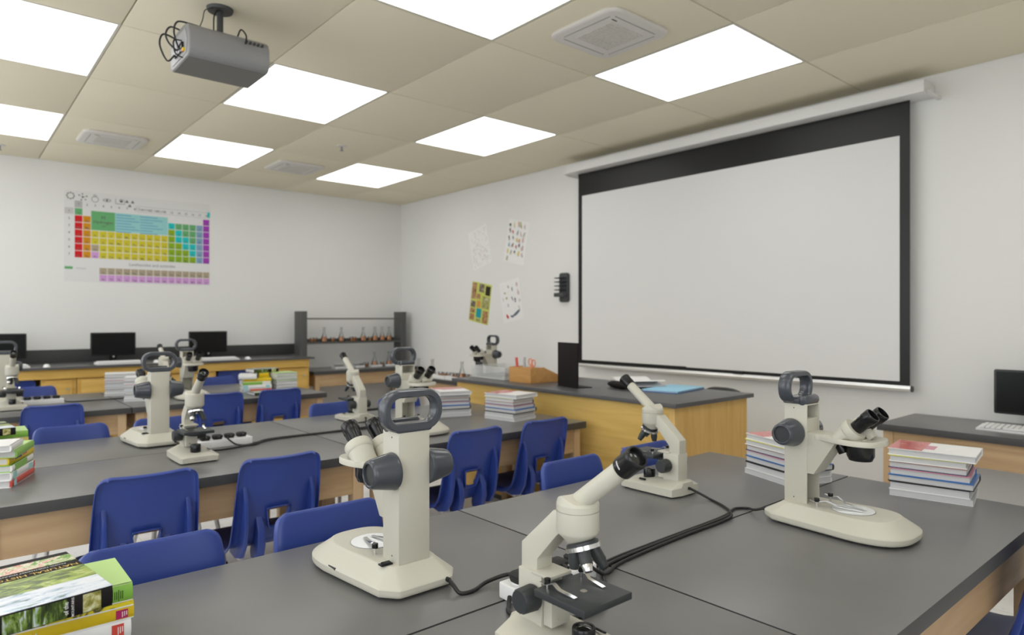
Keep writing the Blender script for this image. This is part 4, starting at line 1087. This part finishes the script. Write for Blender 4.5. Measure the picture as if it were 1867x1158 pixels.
for k in range(40): blob(m, M, r2.uniform(-.12, .12), r2.uniform(-.165, .165), .007, .0013, 0, 'p_greyline', 6, .2, r2)
m.obj('animal_pattern', t)

# ------------------------------------------------------------------ element chart on the back wall
PX, PZ, PW, PH = .774, 2.126, 1.136, .752
t = thing('element_chart', 'large white wall chart of coloured element squares on the back wall', 'wall chart', (PX, YW - .002, PZ))
MB().b2(0, PW, -.0008, .0008, -PH, 0, 'poster_paper').obj('sheet', t)
cm = MB()
def cell(x0, x1, z0, z1, mt, y=-.0014): cm.quad([(x0, y, -z1), (x1, y, -z1), (x1, y, -z0), (x0, y, -z0)], mt)
C0, CW, R0, RH = .072, .0590, .142, .0590
def sq(col, row, mt, g=.0035): cell(C0 + (col - 1) * CW + g * .4, C0 + col * CW - g, R0 + (row - 1) * RH + g * .4, R0 + row * RH - g, mt)
TB = [['H'] + [''] * 16 + ['He'], ['Li', 'Be'] + [''] * 10 + 'B C N O F Ne'.split(), ['Na', 'Mg'] + [''] * 10 + 'Al Si P S Cl Ar'.split(),
      'K Ca Sc Ti V Cr Mn Fe Co Ni Cu Zn Ga Ge As Se Br Kr'.split(), 'Rb Sr Y Zr Nb Mo Tc Ru Rh Pd Ag Cd In Sn Sb Te I Xe'.split(),
      'Cs Ba La Hf Ta W Re Os Ir Pt Au Hg Tl Pb Bi Po At Rn'.split(), 'Fr Ra Ac Rf Db Sg Bh Hs Mt Ds Rg Cn Nh Fl Mc Lv Ts Og'.split()]
LAN = 'La Ce Pr Nd Pm Sm Eu Gd Tb Dy Ho Er Tm Yb Lu'.split(); ACT = 'Ac Th Pa U Np Pu Am Cm Bk Cf Es Fm Md No Lr'.split()
CY = {(13, 2), (14, 3), (14, 4), (15, 4), (15, 5), (16, 5), (16, 6)}
NONM = {(14, 2), (15, 2), (16, 2), (15, 3), (16, 3), (16, 4)}
syms = []
for r in range(7):
    for c in range(18):
        s = TB[r][c]
        if not s: continue
        col, row = c + 1, r + 1
        mt = ('c_green' if (col, row) == (1, 1) else 'c_red' if col == 1 else 'c_orange' if col == 2 else 'c_purple' if col == 18 else 'c_blue' if col == 17 else 'c_cyan' if (col, row) in CY
              else 'c_green' if (col, row) in NONM else 'c_tan' if (col, row) == (3, 6) else 'c_pink' if (col, row) == (3, 7) else 'c_olive' if col >= 13 else 'c_yellow')
        sq(col, row, mt); syms.append((s, C0 + (col - .5) * CW, R0 + (row - .32) * RH))
for k in range(15):
    sq(4 + k, 9.27, 'c_tan'); syms.append((LAN[k], C0 + (3.5 + k) * CW, R0 + (9.27 - .34) * RH))
    sq(4 + k, 10.27, 'c_pink'); syms.append((ACT[k], C0 + (3.5 + k) * CW, R0 + (10.27 - .34) * RH))
cell(C0, C0 + CW - .004, R0 - .062, R0 - .004, 'c_grey'); cell(.003, C0 - .006, R0, R0 + RH - .006, 'c_palegrey')
cell(.003, .060, .628, .650, 'c_green'); cell(PW - .022, PW - .001, .072, .122, 'c_cyan')
cm.obj('square_pattern', t)
cm = MB(); cell(C0 + 2 * CW, C0 + 5 * CW - .002, R0 + .012, R0 + 2.93 * RH, 'c_green'); cm.obj('green_element_panel', t)
cm = MB(); cell(C0 + 5 * CW - .001, C0 + 12 * CW - .003, R0 + .012, R0 + 2.93 * RH, 'c_tealtile'); cm.obj('pale_information_panel', t)
ink = MB(); soft = MB()
def put_text(mb, mat, s, x, z, size, align='CENTER'):
    M = Matrix.Translation((x, -.0018, -z)) @ Matrix.Rotation(R(90), 4, 'X')
    me = text_mesh(s, size, 'lettering', mat, None, M, 0, align); add_mesh(mb, me, mat); bpy.data.meshes.remove(me)
for s, x, z in syms: put_text(ink, 'poster_ink', s, x, z + .002, .025); put_text(ink, 'poster_ink', str(len(s) + 3), x + .012, z - .022, .010)
put_text(ink, 'poster_ink', 'H', C0 + 3.5 * CW, R0 + .064, .044); put_text(ink, 'poster_ink', 'Hydrogen', C0 + 3.5 * CW, R0 + .103, .036)
put_text(ink, 'poster_ink', '1.008', C0 + 3.5 * CW, R0 + .135, .016); put_text(ink, 'poster_ink', '1', C0 + 3.5 * CW, R0 + .160, .016)
put_text(soft, 'poster_ink_soft', 'Chemical nature', .520, .105, .036, 'LEFT'); put_text(soft, 'poster_ink_soft', 'Lanthanides and actinides', .655, R0 + 7.62 * RH, .036)
put_text(soft, 'poster_ink_soft', 'Nonmetals', .082, .641, .016, 'LEFT')
for c in range(1, 19): put_text(ink, 'poster_ink', str(c), C0 + (c - .5) * CW, R0 - .034, .026)
for r in range(1, 8): put_text(ink, 'poster_ink', str(r), .034, R0 + (r - .5) * RH, .026)
for k in range(7):
    z = R0 + .028 + k * .024
    for x0, w_ in ((5.1, .115 + .03 * (k % 3)), (8.2, .10 + .04 * ((k + 1) % 3))):
        x = C0 + x0 * CW; soft.quad([(x, -.0017, -z - .0045), (x + w_, -.0017, -z - .0045), (x + w_, -.0017, -z + .0045), (x, -.0017, -z + .0045)], 'c_tan' if False else 'p_sky')
def line_ring(x, z, r, th, n=20, sx=1):
    for k in range(n):
        a, b = 2 * math.pi * k / n, 2 * math.pi * (k + 1) / n
        ink.quad([(x + sx * r * math.cos(a), -.0017, -z + r * math.sin(a)), (x + sx * r * math.cos(b), -.0017, -z + r * math.sin(b)), (x + sx * (r - th) * math.cos(b), -.0017, -z + (r - th) * math.sin(b)), (x + sx * (r - th) * math.cos(a), -.0017, -z + (r - th) * math.sin(a))], 'poster_ink')
def disc(x, z, r, n=10): ink.poly([(x + r * math.cos(2 * math.pi * k / n), -.0017, -z + r * math.sin(2 * math.pi * k / n)) for k in range(n)], 'poster_ink')
line_ring(.044, .044, .026, .004)
for k in range(8): disc(.044 + .026 * math.cos(k * .785), .044 + .026 * math.sin(k * .785), .0055, 8)
disc(.130, .046, .008)
for a in (20, 95, 150, 250, 310):
    disc(.130 + .030 * math.cos(R(a)), .046 - .026 * math.sin(R(a)), .0058, 8); ink.quad([(.130, -.0017, -.045), (.130 + .030 * math.cos(R(a)), -.0017, -.045 + .026 * math.sin(R(a))), (.131 + .030 * math.cos(R(a)), -.0017, -.047 + .026 * math.sin(R(a))), (.131, -.0017, -.047)], 'poster_ink')
line_ring(.218, .055, .026, .0035); line_ring(.218, .026, .011, .003, 10)
line_ring(.305, .054, .014, .003, 20, 2.1); disc(.305, .054, .009)
for x in (.368, .435): ink.quad([(x, -.0017, -.075), (x + .003, -.0017, -.075), (x + .003, -.0017, -.030), (x, -.0017, -.030)], 'poster_ink')
ink.quad([(.368, -.0017, -.076), (.435, -.0017, -.076), (.435, -.0017, -.073), (.368, -.0017, -.073)], 'poster_ink'); line_ring(.412, .046, .014, .004); disc(.412, .052, .010)
for x, z in ((.455, .048), (.498, .048), (.4765, .082)): ink.poly([(x - .014, -.0017, -z - .010), (x + .014, -.0017, -z - .010), (x, -.0017, -z + .014)], 'poster_ink')
for z in (.080, .128): soft.quad([(.512, -.0017, -z), (PW - .026, -.0017, -z), (PW - .026, -.0017, -z + .0018), (.512, -.0017, -z + .0018)], 'poster_ink_soft')
ink.obj('symbol_lettering', t); soft.obj('caption_lettering', t)

# ------------------------------------------------------------------ books
GROUPS = {}
def book(lab, grp, loc, rz, L, W, T, top, spine=None, edge=None, soft=False, name='hardcover_book'):
    """local x along the spine, spine on the -y side; loc = centre of the underside"""
    t = thing(name, lab, 'book', loc, rz, grp)
    b = .0022 if not soft else .0010; ov = .003 if not soft else .0005
    hx, hy = L / 2, W / 2
    m = MB().b2(-hx, hx, -hy + .002, hy, 0, b, edge or top).b2(-hx, hx, -hy + .002, hy, T - b, T, top)
    sp = [(-hy + .003, 0), (-hy + .001, T * .12), (-hy - .0005, T * .35), (-hy - .0005, T * .65), (-hy + .001, T * .88), (-hy + .003, T), (-hy + .0055, T), (-hy + .0045, T * .5), (-hy + .0055, 0)]
    m.prism(sp, -hx, hx, spine or top, 'YZ')
    m.obj('cover', t)
    MB().b2(-hx + ov, hx - ov, -hy + .004, hy - ov, b, T - b, 'page_block').obj('page_block', t)
    return t
def red_label(t, x, L, W, T, mat='cv_red'):
    m = MB().box((x, -W / 2 - .0008, T * .52), (.016, .0006, T * .66), mat)
    lb = m.obj('spine_label', t, label='red square label with white print')
    m = MB()
    for k in range(3): m.box((x + .0005 + k * .0028, -W / 2 - .0013, T * (.50 + .03 * k)), (.0012, .0004, T * (.42 - .06 * k)), 'white_ink')
    m.obj('label_print', lb)
def forest_book(lab, grp, loc, rz, L, W, T, detail=True):
    t = book(lab, grp, loc, rz, L, W, T, 'ink_black', 'ink_black', name='photo_cover_book')
    z = T + .0003; y = lambda v: -W / 2 + .001 + v * (W - .002); hx = L / 2 - .0004
    def band(nm, v0, v1, mat):
        MB().b2(-hx, hx, y(v0), y(v1), T - .0004, z, mat).obj(nm, t)
    band('sky_photograph', 0, .30, 'river_print'); band('meadow_photograph', .30, .60, 'forest_print')
    band('animal_photographs', .76, .93, 'animal_print')
    s = MB()
    ys = -W / 2 - .0008
    s.box((-hx * .42, ys, T / 2), (L * .55, .0007, T * .86), 'spine_forest'); s.box((hx * .60, ys, T / 2), (L * .17, .0007, T * .86), 'photo_green'); s.obj('spine_photograph', t)
    if detail:
        Mt = lambda v: Matrix.Translation((0, y(v), z + .0003)) @ Matrix.Rotation(math.pi, 4, 'Z')
        text_mesh('NATURAL HISTORY', L * .105, 'gold_title', 'gold_ink', t, Mt(.645))
        text_mesh('PACIFIC NORTHWEST MOUNTAINS', L * .046, 'subtitle', 'white_ink', t, Mt(.715))
        text_mesh('A FIELD GUIDE TO PLANTS AND ANIMALS', L * .030, 'top_line', 'white_ink', t, Mt(.965)) if False else None
        Ms = lambda x: Matrix.Translation((x, ys - .0006, T * .5)) @ Matrix.Rotation(R(90), 4, 'X') @ Matrix.Rotation(R(90), 4, 'Z')
        text_mesh('of the', T * .26, 'spine_line', 'white_ink', t, Ms(hx * .12)); text_mesh('MOUNTAINS', T * .155, 'spine_title', 'white_ink', t, Ms(hx * .24))
    return t
COL_SIDE = ['cv_teal', 'cv_white', 'cv_yellow', 'cv_green']
def side_stack(cx, cy, rz, T, place, grp, top_label, detail):
    """teal, white, yellow and green hardcovers with a photo-cover book askew on top"""
    z = TH; names = ['teal book at the bottom of the stack ', 'white red-labelled book in the stack ', 'yellow red-labelled book in the stack ', 'pale green book under the forest-photo book ']
    L, W = .205, .137
    ca, sa = math.cos(rz), math.sin(rz)
    for k, c in enumerate(COL_SIDE):
        dx = (-.003, -.002, .0015, 0)[k]
        t = book(names[k] + place, grp, (cx + dx * ca, cy + dx * sa, z), rz, L, W, T, 'cv_pale_green' if c == 'cv_green' else c, c, 'cv_teal' if k == 0 else 'cv_white')
        if k == 1: red_label(t, L / 2 - .018, L, W, T)
        if k == 2:
            red_label(t, L / 2 - .016, L, W, T * .72, 'cv_magenta')
            MB().box((.03, -W / 2 - .0007, T * .90), (L * .70, .0006, T * .20), 'flower_print').box((-.075, -W / 2 - .0007, T * .90), (L * .25, .0006, T * .20), 'cv_navy').box((0, -W / 2 - .0007, T * .76), (L * .99, .0006, T * .07), 'cv_white').obj('spine_photograph', t)
            if detail:
                M = Matrix.Translation((-.045, -W / 2 - .0012, T * .36)) @ Matrix.Rotation(R(90), 4, 'X') @ Matrix.Rotation(math.pi, 4, 'Z')
                text_mesh('HangaHigh', T * .46, 'spine_title', 'white_ink', t, M)
        if k == 3 and detail:
            M = Matrix.Translation((L / 2 - .018, -W / 2 - .0010, T * .48)) @ Matrix.Rotation(R(90), 4, 'X') @ Matrix.Rotation(R(90), 4, 'Z')
            m = MB()
            for q in range(5): m.box((L / 2 - .024 + q * .0026, -W / 2 - .0009, T * .46), (.0008, .0004, T * (.62 if q == 2 else .44)), 'ink_black')
            m.obj('spine_print', t)
        z += T
    return z
# foreground left
zt = side_stack(.120, 1.2125, 0, .027, 'in the front left corner', 'books in the front left stack', '', True)
forest_book('glossy forest-photo book lying askew on top of the front left stack', 'books in the front left stack', (.105, 1.162, zt), R(8.5), .128, .205, .0285)
# the same pile on the middle row
zt = side_stack(.142, 3.065, 0, .025, 'at the left edge of the middle row', 'books in the rear left stack of the middle row', '', False)
forest_book('forest-photo book on top of the rear stack at the middle row left edge', 'books in the rear left stack of the middle row', (.128, 3.01, zt), R(6), .128, .205, .026, False)
# middle row, nearer pile: red, white, white, green-edged, yellow, pale green, white
grp = 'books in the near left stack of the middle row'; z = TH; rz = R(69)
ux, uy = math.cos(rz), math.sin(rz)
for k, (lab, top, spine, T, da, db, L, W, dr) in enumerate((
    ('red-spined book at the bottom of the near stack, middle row left edge', 'cv_white', 'cv_red', .022, 0, 0, .205, .16, 0),
    ('white book with teal spine end, second from bottom, middle row left edge', 'cv_white', 'cv_white', .023, .002, 0, .205, .16, 0),
    ('white and green book, third from bottom, middle row left edge', 'cv_green', 'cv_white', .021, .004, 0, .20, .155, 1),
    ('yellow picture-spined book, fourth from bottom, middle row left edge', 'cv_yellow', 'cv_yellow', .021, .012, .004, .20, .155, -2),
    ('pale green book, second from top, middle row left edge', 'cv_pale_green', 'cv_green', .022, .006, -.006, .19, .155, 3),
    ('small white book on top of the near stack, middle row left edge', 'cv_white', 'cv_white', .020, -.050, -.008, .13, .14, 4))):
    loc = (.125 + ux * da + uy * -db, 2.62 + uy * da + ux * db, z)
    t = book(lab, grp, loc, rz + R(dr), L, W, T, top, spine)
    if k == 0: MB().box((-L / 2 + .03, -W / 2 - .0008, T / 2), (.022, .0006, T * .9), 'cv_skyblue').obj('spine_patch', t)
    if k == 1: MB().box((-L / 2 + .028, -W / 2 - .0008, T / 2), (.030, .0006, T * .9), 'cv_teal').box((L / 2 - .04, -W / 2 - .0008, T / 2), (.030, .0006, T * .8), 'cv_teal').box((L / 2 - .008, -W / 2 - .0009, T / 2), (.010, .0006, T * .9), 'cv_red').obj('spine_patch', t)
    if k == 2: MB().box((-.02, -W / 2 - .0008, T / 2), (.11, .0006, T * .92), 'cv_green').obj('spine_patch', t)
    if k == 3: MB().box((-.03, -W / 2 - .0008, T * .7), (.05, .0006, T * .5), 'cv_navy').box((.02, -W / 2 - .0008, T * .75), (.03, .0006, T * .4), 'red_cover').obj('spine_patch', t)
    z += T
# white-paged piles: red-and-white cover on top, coloured boards below
PILE = [('red_cover', 'cv_white', .0190, .212, .168, 'white and red book on top of %s'), ('cv_lemon', 'cv_white', .0180, .188, .165, 'yellow-edged book, second from top in %s'),
        ('cv_brown', 'cv_navy', .0180, .190, .165, 'brown-edged book, third in %s'), ('cv_pink', 'cv_blue', .0185, .195, .166, 'pink-edged book, fourth in %s'),
        ('cv_blue', 'cv_black', .0185, .206, .166, 'dark blue-edged book, fifth in %s'), ('cv_black', 'cv_white', .0225, .195, .168, 'black-edged thick book, sixth in %s'),
        ('cv_grey', 'cv_white', .0165, .200, .168, 'thin grey book at the bottom of %s')]
def white_pile(cx, cy, rz, place, grp, sgn=1, scale=1.0, tscale=1.0, seed=1, plain_=False):
    q = random.Random(seed); z = TH; ux, uy = math.cos(rz), math.sin(rz)
    for k in range(6, -1, -1):
        top, edge, T, L, W, lab = PILE[k]
        if plain_: top, edge = (('cv_white', 'cv_white'), ('cv_grey', 'cv_white'), ('cv_pink', 'cv_grey'), ('cv_grey', 'cv_skyblue'), ('cv_white', 'cv_grey'), ('cv_grey', 'cv_white'), ('cv_white', 'cv_white'))[k]
        if plain_: lab = lab.replace('white and red book', 'white book').replace('yellow-edged', 'grey-edged').replace('brown-edged', 'pinkish-edged').replace('pink-edged', 'bluish-edged').replace('dark blue-edged', 'pale').replace('black-edged thick', 'thick pale').replace('thin grey-covered', 'thin pale')
        T *= tscale; L *= scale; W *= scale
        a = -(L - .195 * scale) / 2 * sgn + q.uniform(-.002, .002); b = q.uniform(-.002, .002)
        loc = (cx + ux * a - uy * b, cy + uy * a + ux * b, z)
        tk = 'cv_white' if k == 0 else top
        t = book(lab % place, grp, loc, rz + R(q.uniform(-1.2, 1.2)), L, W, T, tk, 'cv_white' if k in (0, 1, 6) else edge, edge, soft=(k == 6))
        if k == 0 and not plain_:
            x0, x1 = (L / 2 - .085, L / 2 - .0005) if sgn > 0 else (-L / 2 + .0005, -L / 2 + .085)
            m = MB().b2(x0, x1, -W / 2 + .006, W / 2 - .0005, T - .0004, T + .0003, 'red_cover')
            xa = x0 - .025 if sgn > 0 else x1; m.b2(xa, xa + .025, -.02, .045, T - .0004, T + .0003, 'cv_pink')
            xb = xa - .045 if sgn > 0 else xa + .045; m.b2(xb, xb + .028, -.04, .02, T - .0004, T + .0003, 'paper')
            m.obj('cover_print', t)
        z += T
white_pile(2.182, .670, R(100), 'the pile right of the right stereo microscope', 'books in the right front pile', 1, 1, 1.03, 1)
white_pile(2.062, 1.045, R(69.6), 'the pile behind the right stereo microscope', 'books in the pile behind the right stereo microscope', 1, 1, 1.0, 2)
white_pile(2.205, 2.585, R(99), 'the pile before the yellow bench', 'books in the right pile of the middle row', 1, 1, 1.0, 3)
white_pile(2.062, 2.905, R(69.6), 'the pile above the foreground handle', 'books in the rear pile of the middle row', 1, 1, 1.0, 4)
white_pile(.965, 4.665, R(164), 'the nearer grey pile on the back row', 'books in the nearer pale pile of the back row', 1, 1, 1.12, 5, True)
white_pile(.925, 5.075, R(168), 'the farther grey pile on the back row', 'books in the farther pale pile of the back row', 1, 1, 1.10, 6, True)
# colourful pile on the back row
grp = 'books in the colourful back-row pile'; z = TH
for k, (lab, top, spine, T, dx, dy, dr, L, W) in enumerate((
    ('red-spined book at the bottom of the colourful back-row pile', 'cv_white', 'cv_red', .024, 0, 0, 0, .190, .165),
    ('white book with teal spine ends in the colourful back-row pile', 'cv_white', 'cv_white', .026, 0, 0, -1, .190, .165),
    ('green book in the middle of the colourful back-row pile', 'cv_white', 'cv_green', .022, -.005, .0, 2, .185, .16),
    ('yellow book in the colourful back-row pile, below the white one', 'cv_yellow', 'cv_yellow', .020, .01, .01, -3, .18, .155),
    ('white book on top left of the colourful back-row pile', 'cv_white', 'cv_white', .030, -.052, .0, -10, .115, .15))):
    t = book(lab, grp, (1.675 + dx, 4.70 + dy, z), R(-12 + dr), L, W, T, top, spine)
    if k == 0: MB().box((-L / 2 + .025, -W / 2 - .0008, T / 2), (.045, .0006, T * .9), 'cv_skyblue').obj('spine_patch', t)
    if k == 1: MB().box((-L / 2 + .020, -W / 2 - .0008, T / 2), (.032, .0006, T * .9), 'cv_teal').box((L / 2 - .025, -W / 2 - .0008, T / 2), (.026, .0006, T * .8), 'cv_teal').obj('spine_patch', t)
    if k == 2: MB().box((L / 2 - .03, -W / 2 - .0008, T / 2), (.055, .0006, T * .92), 'cv_white').obj('spine_patch', t)
    z += T
z0 = z - .030
book('thick green book wedged between the two back-row piles, under the forest-photo book', grp, (1.737, 4.785, z0), R(2), .072, .14, .0318, 'cv_green', 'cv_yellow')
forest_book('dark forest-photo book lying across the rear of the colourful back-row piles', grp, (1.75, 4.785, TH + .1243), R(8), .185, .13, .026, False)
grp = 'books in the white back-row pile'; z = TH
for k, (lab, top, spine, T) in enumerate((('pale grey book at the bottom of the white back-row pile', 'cv_grey', 'cv_grey', .024), ('white book, second from bottom of the white back-row pile', 'cv_white', 'cv_white', .022),
    ('pale book, third from bottom of the white back-row pile', 'cv_white', 'cv_grey', .022), ('green-covered book in the white back-row pile', 'cv_green', 'cv_green', .014), ('white book under the topmost of the white back-row pile', 'cv_white', 'cv_white', .020), ('pale green-edged book on top of the white back-row pile', 'cv_pale_green', 'cv_white', .022))):
    book(lab, grp, (1.866 + (.004 if k == 3 else 0), 4.69, z), R(180 - 2 + 2 * (k % 3)), .150, .15, T, top, spine); z += T
forest_book('forest-photo book lying flat in front of the colourful back-row pile', 'books lying on the back row', (1.66, 4.475, TH), R(4), .20, .13, .020, False)

# ------------------------------------------------------------------ power strips and cords
def make_strip():
    t = thing('power_strip', '', 'power strip', (0, 0, 0), 0, 'white power strips')
    MB().prism(rrect(.104, .028, .006), 0, .028, 'white_plastic', 'XY', .003).obj('body', t)
    for k in range(4):
        x = -.074 + k * .047
        MB().cyl((x, 0, .0275), (x, 0, .030), .017, 'white_plastic', n=22).obj('socket', t)
        pg = MB().loft([[(x + a * 1.0, b, .030) for a, b in rrect(.015, .014, .006, 3)], [(x + a * 1.15, b * 1.1, .036) for a, b in rrect(.015, .014, .006, 3)], [(x + a * 1.25, b * 1.15, .044) for a, b in rrect(.015, .014, .006, 3)], [(x + a * .9, b * .9, .0475) for a, b in rrect(.015, .014, .006, 3)]], 'rubber_black').obj('plug', t, angle=50)
        MB().cyl((x, -.014, .040), (x, -.030, .039), .0045, 'cable_black', .0035, n=10).obj('strain_relief', pg)
    return t
ps0 = make_strip(); ps0.location = Vector((.878, .912, TH)) * K; ps0['label'] = 'white power strip half hidden behind the nearest single-tube microscope'
dup(ps0, (.862, 2.768, TH), R(2), 'white power strip with black plugs right of the middle-row single-tube microscope')
dup(ps0, (.462, 4.805, TH), R(2), 'white power strip with black plugs on the back row at far left')
ps0.rotation_euler.z = 0
def cord(pts, lab, r=.0038, grp='black power cords on the tables'):
    o = MB().tube(smooth_path(pts, 6), r, 'cable_black', 10).obj('power_cable'); tag(o, lab, 'cable', grp)
T4 = TH + .0042
cord([(.725, 1.024, TH + .018), (.722, 1.006, TH + .014), (.726, .990, T4), (.752, .984, T4), (.790, .992, T4 + .004), (.825, .970, TH + .020), (.800, .896, TH + .042)], 'black cord curving from the foreground stereo microscope base to the power strip')
cord([(.772, .905, TH + .012), (.760, .893, T4), (.742, .868, T4), (.757, .820, T4), (.800, .788, T4), (.855, .778, T4), (.900, .792, T4), (.945, .828, T4), (.985, .872, T4), (1.045, .910, T4), (1.30, .9225, T4), (1.48, .9265, T4), (1.538, .9335, T4)], 'black cord looping round under the nearest microscope stage, then along the table joint', .0040)
cord([(1.627, 1.111, TH + .022), (1.627, 1.085, TH + .016), (1.632, 1.050, T4), (1.600, .990, T4), (1.562, .945, T4), (1.500, .9175, T4), (1.30, .9135, T4), (1.08, .9000, T4), (1.010, .880, T4), (.975, .872, TH + .014), (.945, .884, TH + .040)], 'black cord from the microscope by the bench bending back to the power strip', .0034)
cord([(1.615, .8825, TH + .018), (1.612, .905, TH + .010), (1.630, .935, T4), (1.600, .955, T4), (1.550, .9430, T4), (1.48, .9345, T4), (1.30, .9305, T4), (1.10, .9255, T4), (1.02, .918, T4), (.984, .912, TH + .014)], 'black cord from the right stereo microscope crossing the table joint', .0034)
cord([(.712, 2.884, TH + .018), (.735, 2.86, T4), (.80, 2.84, T4), (.84, 2.81, TH + .02), (.83, 2.740, TH + .041)], 'black cord behind the middle-row power strip', .0033)
cord([(.690, 2.685, TH + .02), (.735, 2.690, T4), (.790, 2.672, T4), (.860, 2.672, T4), (.930, 2.700, T4), (.985, 2.735, T4), (1.02, 2.765, T4), (1.10, 2.783, T4), (1.30, 2.778, T4), (1.50, 2.79, T4), (1.56, 2.90, T4), (1.579, 2.932, TH + .022)], 'black cord running from the middle-row power strip along the table joint', .0037)
cord([(.860, 2.735, TH + .038), (.89, 2.705, T4 + .006), (.95, 2.690, T4), (1.01, 2.740, T4), (1.10, 2.768, T4), (1.35, 2.765, T4), (1.57, 2.74, T4), (1.580, 2.728, TH + .018)], 'black cord drooping in front of the middle-row power strip', .0033)
cord([(.568, 4.806, TH + .012), (.60, 4.80, T4), (.72, 4.79, T4), (.95, 4.795, T4), (1.10, 4.79, T4)], 'black cord on the back row beside the far-left power strip', .0036)

# ------------------------------------------------------------------ camera and light
cam = bpy.data.cameras.new('camera'); co = bpy.data.objects.new('camera', cam); COL.objects.link(co); scene.camera = co
cam.sensor_fit = 'HORIZONTAL'; cam.sensor_width = 36; cam.lens = 36 * 1214 / 1867
cam.shift_y = 1.0 / 1867
co.location = (0, 0, 1.07 * K); co.rotation_euler = (R(90), 0, R(-40.67))
cam.clip_start = .02; cam.clip_end = 60
cam.dof.use_dof = True; cam.dof.focus_distance = 1.75; cam.dof.aperture_fstop = 3.4
w = bpy.data.worlds.new('daylight'); scene.world = w; w.use_nodes = True
bg = w.node_tree.nodes['Background']; bg.inputs['Color'].default_value = (.93, .97, 1, 1); bg.inputs['Strength'].default_value = 3.1
scene.view_settings.view_transform = 'Standard'; scene.view_settings.look = 'None'
scene.view_settings.gamma = 1; scene.view_settings.exposure = .13; scene.view_settings.use_curve_mapping = False
scene.cycles.use_denoising = True
scene.cycles.max_bounces = 10; scene.cycles.diffuse_bounces = 6; scene.cycles.sample_clamp_indirect = 6
scene.cycles.caustics_reflective = False; scene.cycles.caustics_refractive = False
